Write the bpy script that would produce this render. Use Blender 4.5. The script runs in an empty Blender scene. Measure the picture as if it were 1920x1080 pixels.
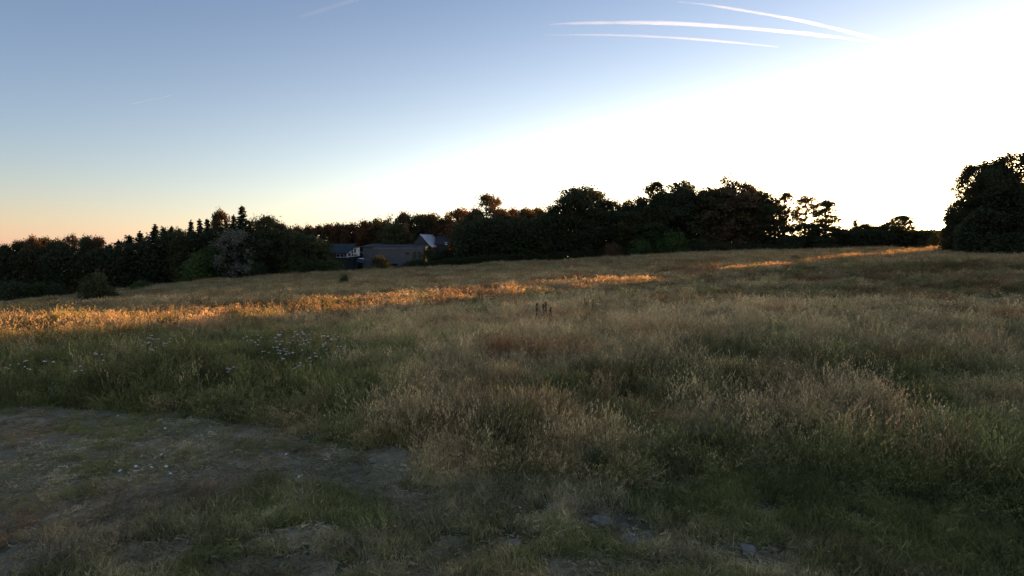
import bpy, bmesh, math, random
import numpy as np

# ------------------------------------------------------------------ camera, light, exposure
C = bpy.context.scene
W0, H0 = 1920.0, 1080.0
HFOV = math.radians(85.0)
FPX = (W0/2)/math.tan(HFOV/2)
HORIZON_ROW = 460.0
PITCH = math.atan((H0/2-HORIZON_ROW)/FPX)
CAM_H = 3.5
cam_data = bpy.data.cameras.new('camera'); cam = bpy.data.objects.new('camera', cam_data)
C.collection.objects.link(cam); C.camera = cam
cam_data.sensor_width = 36.0; cam_data.lens = 18.0/math.tan(HFOV/2)
cam_data.clip_start = 0.1; cam_data.clip_end = 60000
cam.location = (0, 0, CAM_H); cam.rotation_euler = (math.pi/2-PITCH, 0, 0)

SUN_AZ = math.radians(48.0)      # clockwise from the view axis (+Y)
SUN_EL = math.radians(2.8)
world = bpy.data.worlds.new('World'); C.world = world; world.use_nodes = True
wn = world.node_tree.nodes; wl = world.node_tree.links
bg = wn['Background']
sky = wn.new('ShaderNodeTexSky'); sky.sky_type = 'NISHITA'; sky.sun_disc = False
sky.sun_elevation = SUN_EL; sky.sun_rotation = SUN_AZ
sky.altitude = 550; sky.air_density = 1.0; sky.dust_density = 0.6; sky.ozone_density = 2.0
def wmath(op, a, b=0.0, c=None):
    n = wn.new('ShaderNodeMath'); n.operation = op
    for s_, v_ in zip(n.inputs, (a, b) if c is None else (a, b, c)):
        if isinstance(v_, (int, float)): s_.default_value = v_
        else: wl.new(v_, s_)
    return n.outputs[0]
def wvec(op, a, b):
    n = wn.new('ShaderNodeVectorMath'); n.operation = op
    for s_, v_ in zip(n.inputs, (a, b)):
        if isinstance(v_, tuple): s_.default_value = v_
        else: wl.new(v_, s_)
    return n.outputs[0]
def wscale(col, f):
    n = wn.new('ShaderNodeVectorMath'); n.operation = 'SCALE'; n.inputs[0].default_value = col; wl.new(f, n.inputs['Scale']); return n.outputs[0]
wtc = wn.new('ShaderNodeTexCoord'); wsep = wn.new('ShaderNodeSeparateXYZ'); wl.new(wtc.outputs['Generated'], wsep.inputs[0])
wz = wmath('MAXIMUM', wsep.outputs[2], 0.004)
wcmb = wn.new('ShaderNodeCombineXYZ'); wl.new(wsep.outputs[0], wcmb.inputs[0]); wl.new(wsep.outputs[1], wcmb.inputs[1]); wl.new(wz, wcmb.inputs[2])
wl.new(wcmb.outputs[0], sky.inputs[0])
elev = wmath('MULTIPLY', wmath('ARCSINE', wz), 57.2958)
waz = wmath('SUBTRACT', wmath('MULTIPLY', wmath('ARCTAN2', wsep.outputs[0], wsep.outputs[1]), 57.2958), 48.0)
hor = wmath('POWER', 2.71828, wmath('DIVIDE', elev, -3.0))                      # dust near the horizon
e2 = wmath('POWER', wmath('DIVIDE', elev, 14.3), 1.6); a2 = wmath('POWER', wmath('DIVIDE', wmath('ABSOLUTE', wmath('ADD', waz, 8.0)), 58.0), 2.0)
glo = wmath('POWER', 2.71828, wmath('MULTIPLY', wmath('ADD', e2, a2), -1.0))     # thin high haze lit round the rising sun
e3 = wmath('POWER', wmath('DIVIDE', elev, 6.5), 2.0); a3 = wmath('POWER', wmath('DIVIDE', wmath('ABSOLUTE', waz), 26.0), 2.0)
aur = wmath('POWER', 2.71828, wmath('MULTIPLY', wmath('ADD', e3, a3), -1.0))     # bright aureole over the sun
w1 = wvec('ADD', wvec('MULTIPLY', sky.outputs[0], (.42, .46, .57)), wscale((62.0, 43.0, 21.0), aur)); w2 = wvec('ADD', w1, wscale((.60, .16, .11), hor)); w3 = wvec('ADD', w2, wscale((3.0, 2.8, 2.1), glo))
wl.new(wvec('ADD', w3, (.12, .135, .20)), bg.inputs[0]); bg.inputs[1].default_value = 0.132
sun_d = bpy.data.lights.new('sun', 'SUN'); sun_d.energy = 3.8; sun_d.angle = math.radians(0.6)
sun_d.color = (1.0, 0.46, 0.17)
sun = bpy.data.objects.new('sun', sun_d); C.collection.objects.link(sun)
sun.rotation_euler = (math.pi/2-SUN_EL, 0, math.pi-SUN_AZ)
sun.location = (60, 60, 60)
C.view_settings.view_transform = 'Standard'; C.view_settings.look = 'None'
C.view_settings.gamma = 1.0; C.view_settings.use_curve_mapping = False
C.view_settings.exposure = 2.05
C.render.engine = 'CYCLES'
C.cycles.max_bounces = 5; C.cycles.diffuse_bounces = 4; C.cycles.transmission_bounces = 3
C.cycles.glossy_bounces = 1; C.cycles.volume_bounces = 1
C.cycles.use_denoising = True
C.cycles.sample_clamp_indirect = 4.0

# ------------------------------------------------------------------ helpers
COL = C.collection
def ray(px, py):
    u = (px-W0/2)/FPX; v = (py-H0/2)/FPX
    c, s = math.cos(PITCH), math.sin(PITCH)
    return np.array([u, c - v*s, -s - v*c])
def at(px, py, Y):
    d = ray(px, py); return np.array([0, 0, CAM_H]) + d*(Y/d[1])

def _hash(ix, iy, seed):
    n = (ix.astype(np.int64)*374761393 + iy.astype(np.int64)*668265263 + seed*974634777) & 0x7fffffff
    n = ((n ^ (n >> 13))*1274126177) & 0x7fffffff
    n = ((n ^ (n >> 16))*668265263) & 0x7fffffff
    return (n & 0xffffff)/float(0xffffff)
def vnoise(x, y, seed=0):
    x = np.asarray(x, float); y = np.asarray(y, float)
    ix = np.floor(x); iy = np.floor(y); fx = x-ix; fy = y-iy
    fx = fx*fx*(3-2*fx); fy = fy*fy*(3-2*fy)
    a = _hash(ix, iy, seed); b = _hash(ix+1, iy, seed); c = _hash(ix, iy+1, seed); d = _hash(ix+1, iy+1, seed)
    return (a*(1-fx)+b*fx)*(1-fy)+(c*(1-fx)+d*fx)*fy
def fbm(x, y, seed=0, octv=4):
    t = 0; a = 0.5; s = 0
    for k in range(octv):
        t = t + a*vnoise(np.asarray(x)*2**k+7.3*k, np.asarray(y)*2**k-3.1*k, seed+k); s += a; a *= 0.5
    return t/s

# ---- terrain: a thin-plate surface through surveyed points, plus small swells
EDGE = [(0, 567, 115), (150, 552, 117), (300, 535, 120), (450, 523, 122), (600, 514, 125), (780, 505, 126), (960, 495, 125),
        (1130, 486, 120), (1300, 477, 116), (1430, 473, 112), (1560, 470, 110), (1700, 469, 108), (1800, 474, 92), (1920, 484, 80)]
P0 = at(1690, 471, 95)
SD = np.array([math.sin(SUN_AZ), math.cos(SUN_AZ)])
ctrl = [tuple(at(*e)) for e in EDGE]
def on_line(px, py):
    d = ray(px, py)                         # t*d.xy = P0.xy + s*SD
    A = np.array([[d[0], -SD[0]], [d[1], -SD[1]]]); t, s = np.linalg.solve(A, P0[:2])
    return tuple(np.array([0, 0, CAM_H]) + d*t)
for p in [(0, 636), (250, 620), (600, 590), (850, 568), (1100, 543), (1350, 513), (1500, 493)]:
    ctrl.append(on_line(*p))
ctrl.append(tuple(P0)); n_seen = len(ctrl)
ctrl += [tuple(at(*p)) for p in [(0, 595, 72), (0, 580, 93), (-150, 600, 85), (-150, 582, 110), (150, 580, 72), (170, 565, 95), (330, 557, 80), (320, 545, 100), (500, 545, 75), (480, 531, 100), (760, 520, 90), (1000, 507, 90), (1250, 489, 90)]]; n_seen = len(ctrl)
ctrl += [(-12, 0, 0), (12, 0, 0), (0, 8, 0), (-10, 12, 0), (14, 12, .05), (0, 18, -.02), (12, 22, .15), (25, 25, .5), (45, 40, 1.1),
         (0, -30, 0), (-40, -25, -.8), (40, -20, .6), (-25, 8, -.3), (30, 5, .5), (70, 50, 1.2), (120, 60, 1.2), (120, -20, 1.0),
         (-60, 30, -3.0), (-120, 40, -7.5), (-200, 60, -13), (-200, 200, -18), (-130, 150, -15.5), (-90, 160, -14), (-40, 165, -10), (0, 170, -6.5),
         (40, 170, -3.5), (90, 170, 0.5), (140, 140, 1.0), (200, 60, 1.0), (200, 200, 0.5), (0, 230, -9), (-100, 230, -16), (-200, -30, -6), (200, -30, 1)]
CT = np.array(ctrl)
nb_ = n_seen
CT[nb_:, 2] += .0143*CT[nb_:, 1]
def _tps(r2): return 0.5*r2*np.log(r2+1e-9)
def _fit():
    P = CT[:, :2]/100; n = len(P)
    K = _tps(((P[:, None]-P[None])**2).sum(-1)) + np.eye(n)*2e-4
    Q = np.hstack([np.ones((n, 1)), P]); M = np.zeros((n+3, n+3)); M[:n, :n] = K; M[:n, n:] = Q; M[n:, :n] = Q.T
    return np.linalg.solve(M, np.concatenate([CT[:, 2], np.zeros(3)]))
TW = _fit()
def tz(x, y):
    x = np.atleast_1d(np.asarray(x, float)); y = np.atleast_1d(np.asarray(y, float))
    xs, ys = np.clip(x, -200, 200)/100, np.clip(y, -30, 230)/100
    P = CT[:, :2]/100; n = len(P)
    z = TW[n] + TW[n+1]*xs + TW[n+2]*ys
    for i in range(n):
        z = z + TW[i]*_tps((xs-P[i, 0])**2+(ys-P[i, 1])**2)
    r = np.hypot(x, y); z = z - .035*np.maximum(r-260, 0)
    z = z + (fbm(x/9, y/9, 5, 3)-.5)*0.22*np.clip((r-6)/25, 0, 1)+(fbm(x/5, y/5, 6, 2)-.5)*.5*np.clip((r-22)/20, 0, 1)
    z = z + (fbm(x/1.3, y/1.3, 9, 3)-.5)*0.10*np.clip(1.3-r/60, 0, 1)
    return z
def tz1(x, y): return float(tz(x, y)[0])
def ground_at(px, py):
    d = ray(px, py); t = np.concatenate([np.linspace(3, 60, 900), np.linspace(60, 260, 1200)])
    X, Y, Z = d[0]*t, d[1]*t, CAM_H+d[2]*t
    hit = np.nonzero(Z < tz(X, Y))[0]
    i = hit[0] if len(hit) else len(t)-1
    return float(X[i]), float(Y[i])
def in_poly(x, y, poly):
    x = np.asarray(x); y = np.asarray(y); inside = np.zeros(x.shape, bool); n = len(poly); j = n-1
    for i in range(n):
        xi, yi = poly[i]; xj, yj = poly[j]
        c = ((yi > y) != (yj > y)) & (x < (xj-xi)*(y-yi)/((yj-yi) or 1e-9)+xi)
        inside ^= c; j = i
    return inside
def world_poly(pts): return [ground_at(*p) for p in pts]

def mesh_from(name, V, F, mat=None, smooth=False):
    me = bpy.data.meshes.new(name)
    V = np.asarray(V, np.float32)
    if isinstance(F, np.ndarray):
        n, k = F.shape
        me.vertices.add(len(V)); me.vertices.foreach_set('co', V.ravel())
        me.loops.add(n*k); me.loops.foreach_set('vertex_index', F.astype(np.int32).ravel())
        me.polygons.add(n); me.polygons.foreach_set('loop_start', np.arange(0, n*k, k, dtype=np.int32))
        me.update(calc_edges=True)
    else:
        me.from_pydata(V.tolist(), [], F)
    if mat: me.materials.append(mat)
    if smooth: me.polygons.foreach_set('use_smooth', np.ones(len(me.polygons), bool))
    me.update(); return me
def link(name, me, parent=None):
    o = bpy.data.objects.new(name, me); COL.objects.link(o)
    if parent: o.parent = parent
    return o
def tag(o, label=None, cat=None, group=None, kind=None):
    if label: o['label'] = label
    if cat: o['category'] = cat
    if group: o['group'] = group
    if kind: o['kind'] = kind
    return o
def empty(name, loc, rz=0, label=None, cat=None, group=None):
    o = bpy.data.objects.new(name, None); COL.objects.link(o); o.location = loc; o.rotation_euler = (0, 0, rz)
    o.empty_display_size = 0.3
    return tag(o, label, cat, group)

# ---- materials
def mat(name, build):
    m = bpy.data.materials.new(name); m.use_nodes = True; nt = m.node_tree; nt.nodes.clear()
    out = nt.nodes.new('ShaderNodeOutputMaterial'); build(nt, out); return m
def N(nt, t, **kw):
    n = nt.nodes.new(t)
    for k, v in kw.items():
        if k.startswith('i_'):
            key = k[2:]; key = int(key) if key.isdigit() else key.replace('_', ' ')
            n.inputs[key].default_value = v
        else: setattr(n, k, v)
    return n
def noise(nt, scale, detail=4, rough=.6, coord='Object', vec=None):
    tc = N(nt, 'ShaderNodeTexCoord'); n = N(nt, 'ShaderNodeTexNoise'); n.inputs['Scale'].default_value = scale
    n.inputs['Detail'].default_value = detail; n.inputs['Roughness'].default_value = rough
    nt.links.new(vec if vec else tc.outputs[coord], n.inputs['Vector']); return n.outputs['Fac']
def ramp(nt, fac, stops):
    r = N(nt, 'ShaderNodeValToRGB'); e = r.color_ramp.elements
    e[0].position, e[0].color = stops[0][0], (*stops[0][1], 1); e[1].position, e[1].color = stops[-1][0], (*stops[-1][1], 1)
    for p, c in stops[1:-1]:
        q = e.new(p); q.color = (*c, 1)
    nt.links.new(fac, r.inputs[0]); return r.outputs[0]
def mixc(nt, f, a, b, mode='MIX'):
    m = N(nt, 'ShaderNodeMix', data_type='RGBA', blend_type=mode)
    for sock, val in ((m.inputs[0], f), (m.inputs[6], a), (m.inputs[7], b)):
        if isinstance(val, (int, float)): sock.default_value = val
        elif isinstance(val, tuple): sock.default_value = (*val, 1)
        else: nt.links.new(val, sock)
    return m.outputs[2]
def math_(nt, op, a, b=0.0):
    m = N(nt, 'ShaderNodeMath', operation=op)
    for s, v in ((m.inputs[0], a), (m.inputs[1], b)):
        if isinstance(v, (int, float)): s.default_value = v
        else: nt.links.new(v, s)
    return m.outputs[0]

def leafy(nt, out, color, trans=0.35, rough=.6, tcol=None):
    d = N(nt, 'ShaderNodeBsdfDiffuse'); t = N(nt, 'ShaderNodeBsdfTranslucent'); mx = N(nt, 'ShaderNodeMixShader'); mx.inputs[0].default_value = trans
    nt.links.new(color, d.inputs[0]); nt.links.new(tcol or color, t.inputs[0])
    nt.links.new(d.outputs[0], mx.inputs[1]); nt.links.new(t.outputs[0], mx.inputs[2])
    nt.links.new(mx.outputs[0], out.inputs[0])

def m_foliage(nt, out):
    oi = N(nt, 'ShaderNodeObjectInfo'); a = N(nt, 'ShaderNodeAttribute', attribute_name='rnd')
    c = mixc(nt, a.outputs['Fac'], (.55, .6, .6), (1.5, 1.35, 1.2))
    leafy(nt, out, mixc(nt, 1.0, oi.outputs['Color'], c, 'MULTIPLY'), .3)
M_FOL = mat('foliage', m_foliage)
def m_bark(nt, out):
    b = N(nt, 'ShaderNodeBsdfPrincipled', i_Roughness=.9)
    nt.links.new(ramp(nt, noise(nt, 3, 6), [(.3, (.025, .02, .015)), (.7, (.09, .075, .055))]), b.inputs[0]); nt.links.new(b.outputs[0], out.inputs[0])
M_BARK = mat('bark', m_bark)

def m_grass(dry, dry2, green, green2, trans=.35):
    def f(nt, out):
        a = N(nt, 'ShaderNodeAttribute', attribute_name='rnd')
        t = N(nt, 'ShaderNodeAttribute', attribute_name='tint', attribute_type='INSTANCER')
        v = N(nt, 'ShaderNodeAttribute', attribute_name='val', attribute_type='INSTANCER')
        r2 = math_(nt, 'FRACT', math_(nt, 'MULTIPLY', a.outputs['Fac'], 17.3))
        d = mixc(nt, r2, dry, dry2); g = mixc(nt, r2, green, green2)
        f_ = math_(nt, 'MULTIPLY', math_(nt, 'SUBTRACT', math_(nt, 'ADD', t.outputs['Fac'], math_(nt, 'MULTIPLY', a.outputs['Fac'], .5)), .45), 2.2)
        cl = N(nt, 'ShaderNodeClamp'); nt.links.new(f_, cl.inputs[0])
        ru = N(nt, 'ShaderNodeAttribute', attribute_name='rust', attribute_type='INSTANCER'); d = mixc(nt, ru.outputs['Fac'], d, tuple(q*w for q, w in zip(dry2, (.95, .74, .64)))); c = mixc(nt, cl.outputs[0], d, g)
        vv = N(nt, 'ShaderNodeCombineXYZ')
        for i in range(3): nt.links.new(v.outputs['Fac'], vv.inputs[i])
        leafy(nt, out, mixc(nt, 1.0, c, vv.outputs[0], 'MULTIPLY'), trans)
    return f
M_TALL = mat('tall_grass', m_grass((.63, .475, .24), (.39, .262, .13), (.20, .195, .062), (.33, .29, .11), .45))
M_SHORT = mat('short_grass', m_grass((.58, .455, .26), (.40, .295, .165), (.21, .21, .065), (.31, .28, .10), .45))
def m_plain(c1, c2, sc=8, rough=.85, bump=.0, metallic=0):
    def f(nt, out):
        b = N(nt, 'ShaderNodeBsdfPrincipled', i_Roughness=rough, i_Metallic=metallic); n = noise(nt, sc, 6, .65)
        nt.links.new(ramp(nt, n, [(.3, c1), (.7, c2)]), b.inputs[0])
        if bump:
            bp = N(nt, 'ShaderNodeBump', i_Strength=bump, i_Distance=.02); nt.links.new(n, bp.inputs['Height']); nt.links.new(bp.outputs[0], b.inputs['Normal'])
        nt.links.new(b.outputs[0], out.inputs[0])
    return f
def m_ground(nt, out):
    b = N(nt, 'ShaderNodeBsdfPrincipled', i_Roughness=1.0); b.inputs['Specular IOR Level'].default_value = .1
    n1 = noise(nt, .35, 5); n2 = noise(nt, 6, 8, .7); n3 = noise(nt, 45, 4, .7)
    c = mixc(nt, ramp(nt, n2, [(.35, (0, 0, 0)), (.65, (1, 1, 1))]), (.10, .08, .045), (.20, .15, .085))
    c = mixc(nt, ramp(nt, n1, [(.4, (0, 0, 0)), (.62, (1, 1, 1))]), c, (.10, .11, .045))
    c = mixc(nt, 1.0, c, ramp(nt, n3, [(.3, (.6, .6, .6)), (.7, (1.3, 1.3, 1.3))]), 'MULTIPLY')
    nt.links.new(c, b.inputs[0])
    bp = N(nt, 'ShaderNodeBump', i_Strength=.8, i_Distance=.04); nt.links.new(n2, bp.inputs['Height']); nt.links.new(bp.outputs[0], b.inputs['Normal'])
    nt.links.new(b.outputs[0], out.inputs[0])
M_GROUND = mat('meadow_soil', m_ground)
def m_dirt(nt, out):
    b = N(nt, 'ShaderNodeBsdfPrincipled', i_Roughness=1.0); b.inputs['Specular IOR Level'].default_value = .1
    n1 = noise(nt, .8, 6, .6); n2 = noise(nt, 7, 8, .75); n3 = noise(nt, 60, 5, .7)
    c = ramp(nt, n2, [(.3, (.21, .15, .078)), (.5, (.47, .355, .20)), (.72, (.62, .50, .31))])
    c = mixc(nt, ramp(nt, n1, [(.42, (0, 0, 0)), (.6, (.75, .75, .75))]), c, (.24, .20, .12))
    c = mixc(nt, 1.0, c, ramp(nt, n3, [(.3, (.65, .65, .65)), (.7, (1.3, 1.3, 1.3))]), 'MULTIPLY')
    nt.links.new(c, b.inputs[0])
    s = math_(nt, 'ADD', n2, math_(nt, 'MULTIPLY', n3, .4))
    bp = N(nt, 'ShaderNodeBump', i_Strength=1.0, i_Distance=.05); nt.links.new(s, bp.inputs['Height']); nt.links.new(bp.outputs[0], b.inputs['Normal'])
    nt.links.new(b.outputs[0], out.inputs[0])
M_DIRT = mat('trodden_soil', m_dirt)
M_PATH = mat('mown_grass', m_plain((.26, .25, .13), (.46, .41, .25), .8, 1.0))

# ------------------------------------------------------------------ ground (split along the bare soil and the mown strip)
DIRT = world_poly([(-700, 770), (-300, 755), (0, 762), (250, 778), (420, 795), (560, 815), (690, 838), (760, 872), (845, 915), (900, 935),
                   (850, 958), (760, 972), (650, 952), (560, 915), (450, 905), (380, 950), (300, 985), (160, 1010), (0, 1010), (-300, 1000), (-700, 980)])
SPOTS = [ground_at(*p) + (r, a) for p, r, a in (((1185, 1016), .30, .16), ((1125, 976), .34, .2), ((840, 1042), .42, .22), ((960, 1022), .26, .14), ((1400, 1040), .38, .2),
         ((560, 1010), .36, .2), ((30, 1060), .4, .3), ((500, 1070), .5, .2), ((1080, 1070), .5, .2), ((1240, 1070), .35, .15), ((290, 1040), .35, .3), ((1430, 965), .2, .1), ((770, 1068), .3, .15), ((620, 1005), .2, .1))]
def dirt_val(x, y):
    """1 inside the bare soil, 0 in the grass, with a ragged edge"""
    x = np.asarray(x, float); y = np.asarray(y, float)
    jx = x+(fbm(x*1.1, y*1.1, 31, 4)-.5)*2.2; jy = y+(fbm(x*1.1, y*1.1, 47, 4)-.5)*1.4
    v = in_poly(jx, jy, DIRT)
    for sx, sy, ra, rb in SPOTS:
        ra, rb = ra*1.35, rb*1.5
        q = ((x-sx)/ra)**2+((y-sy)/rb)**2 + (fbm(x*5, y*5, 77, 2)-.5)*1.6
        v = v | (q < 1)
    return v
EX = np.array([at(*e)[:2] for e in EDGE])
def edge_y(x):                       # far rim of the meadow as a function of x (left and middle part)
    return np.interp(x, EX[:12, 0], EX[:12, 1])
def path_mask(x, y):
    e = edge_y(x); w = np.interp(x, [-110, -60, 0, 40, 80], [9, 8, 5, 4, 4])
    j = (fbm(x/5, y/5, 91, 3)-.5)*4
    return (y > e-w+j) & (y < e+1.5+j) & (x < 84) & (x > -100) & (fbm(x/16, x*0+3, 3, 2) > .36)
def axis(lo, hi, fine_lo, fine_hi, step, grow, far):
    a = list(np.arange(fine_lo, fine_hi, step)); s = step; v = a[-1]
    while v < hi: s = min(s*grow, 4.0); v += s; a.append(v)
    v = a[0]; s = step; b = []
    while v > lo: s = min(s*grow, 4.0); v -= s; b.append(v)
    a = b[::-1]+a
    return np.array([-far, -far/3, -far/8]+a+[far/8, far/3, far])
gx = axis(-230, 230, -9, 9, .11, 1.035, 9000); gy = axis(-40, 260, 3.5, 16, .11, 1.03, 9000)
GX, GY = np.meshgrid(gx, gy); GZ = tz(GX.ravel(), GY.ravel()).reshape(GX.shape)
near = np.clip(1.4-np.hypot(GX, GY)/18, 0, 1)
dm = dirt_val(GX.ravel(), GY.ravel()).reshape(GX.shape)
GZ = GZ + near*(fbm(GX*3, GY*3, 12, 4)-.5)*.12 - dm*near*.02
GV = np.stack([GX.ravel(), GY.ravel(), GZ.ravel()], 1)
ny, nx = GX.shape
ii = (np.arange(ny-1)[:, None]*nx+np.arange(nx-1)[None]).ravel()
GF = np.stack([ii, ii+1, ii+nx+1, ii+nx], 1)
fc = GV[GF].mean(1)
fd = dirt_val(fc[:, 0], fc[:, 1]); fp = path_mask(fc[:, 0], fc[:, 1]) & ~fd
def submesh(name, sel, m):
    F = GF[sel]; u, inv = np.unique(F, return_inverse=True)
    return link(name, mesh_from(name, GV[u], inv.reshape(F.shape), m, True))
tag(submesh('ground', ~fd & ~fp, M_GROUND), 'rough meadow ground sloping down to the left', kind='structure')
tag(submesh('dirt_path', fd, M_DIRT), 'bare trodden soil in the left foreground', kind='structure')
tag(submesh('mown_path', fp, M_PATH), 'pale mown strip along the far rim of the meadow', kind='structure')

# ------------------------------------------------------------------ scattered grass
def blades(rng, n, rad, h0, h1, w, lean=.35, seg=2, heads=0.0, headw=.02):
    V = []; F = []; R = []
    for _ in range(n):
        a = rng.uniform(0, 2*math.pi); r = rad*math.sqrt(rng.random()); bx, by = r*math.cos(a), r*math.sin(a)
        h = rng.uniform(h0, h1); la = rng.uniform(0, 2*math.pi); ll = lean*h*rng.uniform(.1, 1)
        wa = rng.uniform(0, math.pi); wx, wy = math.cos(wa)*w/2, math.sin(wa)*w/2; rr = rng.random()
        base = len(V)
        for k in range(seg):
            t = k/seg; z = h*t*(1-.12*t); o = ll*t*t; f = 1-.55*t
            V += [(bx+math.cos(la)*o-wx*f, by+math.sin(la)*o-wy*f, z), (bx+math.cos(la)*o+wx*f, by+math.sin(la)*o+wy*f, z)]
            if k:
                b = base+2*k; F += [(b-2, b-1, b+1), (b-2, b+1, b)]; R += [rr, rr]
        tx, ty, tzz = bx+math.cos(la)*ll, by+math.sin(la)*ll, h*.88
        V.append((tx, ty, tzz)); b = base+2*seg; F.append((b-2, b-1, b)); R.append(rr)
        if rng.random() < heads:
            for q in range(5):
                s = len(V); zz = tzz-.02-q*.028*h/.6; ox = rng.uniform(-1, 1)*headw*1.4; oy = rng.uniform(-1, 1)*headw*1.4
                t = max(0, zz/max(tzz, .01)); cx, cy = bx+math.cos(la)*ll*t*t+ox, by+math.sin(la)*ll*t*t+oy
                d = rng.uniform(0, math.pi); ex, ey = math.cos(d)*headw/2, math.sin(d)*headw/2
                V += [(cx-ex, cy-ey, zz), (cx+ex, cy+ey, zz), (cx+ox*.3, cy+oy*.3, zz+.055)]
                F.append((s, s+1, s+2)); R.append(rr*.55)
    return np.array(V), np.array(F), np.array(R)
def leaves(rng, n, rad, h, size):
    V = []; F = []; R = []
    for _ in range(n):
        c = np.array([rng.gauss(0, rad*.5), rng.gauss(0, rad*.5), abs(rng.gauss(0, h*.45))+.02])
        a = np.array([rng.gauss(0, 1), rng.gauss(0, 1), rng.gauss(0, .5)]); a /= np.linalg.norm(a)
        b = np.cross(a, [rng.gauss(0, .3), rng.gauss(0, .3), 1]); b /= np.linalg.norm(b)+1e-6
        s = size*rng.uniform(.6, 1.3); k = len(V)
        V += [c-a*s, c-b*s*.35, c+a*s, c+b*s*.35]; F += [(k, k+1, k+2), (k, k+2, k+3)]; rr = rng.random(); R += [rr, rr]
    return np.array(V), np.array(F), np.array(R)
def proto(name, parts, m):
    V = []; F = []; R = []; o = 0
    for v, f, r in parts: V.append(v); F.append(f+o); R.append(r); o += len(v)
    me = mesh_from(name, np.concatenate(V), np.concatenate(F), m)
    at_ = me.attributes.new('rnd', 'FLOAT', 'FACE'); at_.data.foreach_set('value', np.concatenate(R).astype(np.float32))
    return me
_gt = {}
def gn_tree(coll):
    nt = bpy.data.node_groups.new('scatter_'+coll.name, 'GeometryNodeTree')
    nt.interface.new_socket('Geometry', in_out='INPUT', socket_type='NodeSocketGeometry')
    nt.interface.new_socket('Geometry', in_out='OUTPUT', socket_type='NodeSocketGeometry')
    gi = nt.nodes.new('NodeGroupInput'); go = nt.nodes.new('NodeGroupOutput'); ip = nt.nodes.new('GeometryNodeInstanceOnPoints')
    ci = nt.nodes.new('GeometryNodeCollectionInfo'); ci.inputs[0].default_value = coll; ci.inputs[1].default_value = True; ci.inputs[2].default_value = True
    ip.inputs['Pick Instance'].default_value = True
    def na(n, t):
        q = nt.nodes.new('GeometryNodeInputNamedAttribute'); q.data_type = t; q.inputs[0].default_value = n; return q.outputs[0]
    L = nt.links
    L.new(gi.outputs[0], ip.inputs['Points']); L.new(ci.outputs[0], ip.inputs['Instance']); L.new(na('idx', 'INT'), ip.inputs['Instance Index'])
    L.new(na('rot', 'FLOAT_VECTOR'), ip.inputs['Rotation']); L.new(na('scl', 'FLOAT_VECTOR'), ip.inputs['Scale']); L.new(ip.outputs[0], go.inputs[0])
    return nt
def scatter(name, label, cat, protos, P, rot, scl, idx, tint, val):
    coll = bpy.data.collections.new('source_'+name)
    for i, me in enumerate(protos):
        coll.objects.link(bpy.data.objects.new('%s_%02d' % (name, i), me))
    me = bpy.data.meshes.new(name); me.vertices.add(len(P)); me.vertices.foreach_set('co', P.astype(np.float32).ravel())
    for n, t, d in (('idx', 'INT', idx.astype(np.int32)), ('rot', 'FLOAT_VECTOR', rot), ('scl', 'FLOAT_VECTOR', scl), ('tint', 'FLOAT', tint), ('val', 'FLOAT', val), ('rust', 'FLOAT', np.clip((fbm(P[:, 0]/2.0, P[:, 1]/2.0, 55, 4)-.5)*3.4+.4*np.clip((np.hypot(P[:, 0], P[:, 1])-32)/30, 0, 1)+nr.normal(0, .15, len(P)), 0, 1))):
        a = me.attributes.new(n, t, 'POINT'); a.data.foreach_set('vector' if t == 'FLOAT_VECTOR' else 'value', np.asarray(d, np.int32 if t == 'INT' else np.float32).ravel())
    o = link(name, me); md = o.modifiers.new('scatter', 'NODES'); md.node_group = gn_tree(coll)
    return tag(o, label, cat, kind='stuff')

rs = random.Random(4); nr = np.random.default_rng(11)
tall_near = [proto('tall_near', [blades(rs, 16, .18, .34, .78, .008, .55, 3, .55, .018), blades(rs, 44, .20, .10, .42, .011, .9, 2), leaves(rs, 10, .2, .25, .03)], M_TALL) for _ in range(6)]
weed_near = [proto('weed_near', [blades(rs, 16, .16, .2, .62, .008, .4, 2, .6, .03), leaves(rs, 85, .17, .42, .032)], M_TALL) for _ in range(3)]
tall_mid = [proto('tall_mid', [blades(rs, 18, .3, .34, .8, .018, .5, 2, .6, .045), blades(rs, 34, .32, .12, .42, .026, .8, 1), leaves(rs, 14, .25, .35, .06)], M_TALL) for _ in range(5)]
tall_far = [proto('tall_far', [blades(rs, 34, .75, .25, .70, .04, .4, 1, .3, .06), blades(rs, 18, .75, .1, .35, .09, .7, 1)], M_TALL) for _ in range(4)]
short_p = [proto('short_blade', [blades(rs, 46, .13, .04, .13, .006, .9, 2), leaves(rs, 14, .12, .05, .018)], M_SHORT) for _ in range(6)]

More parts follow.
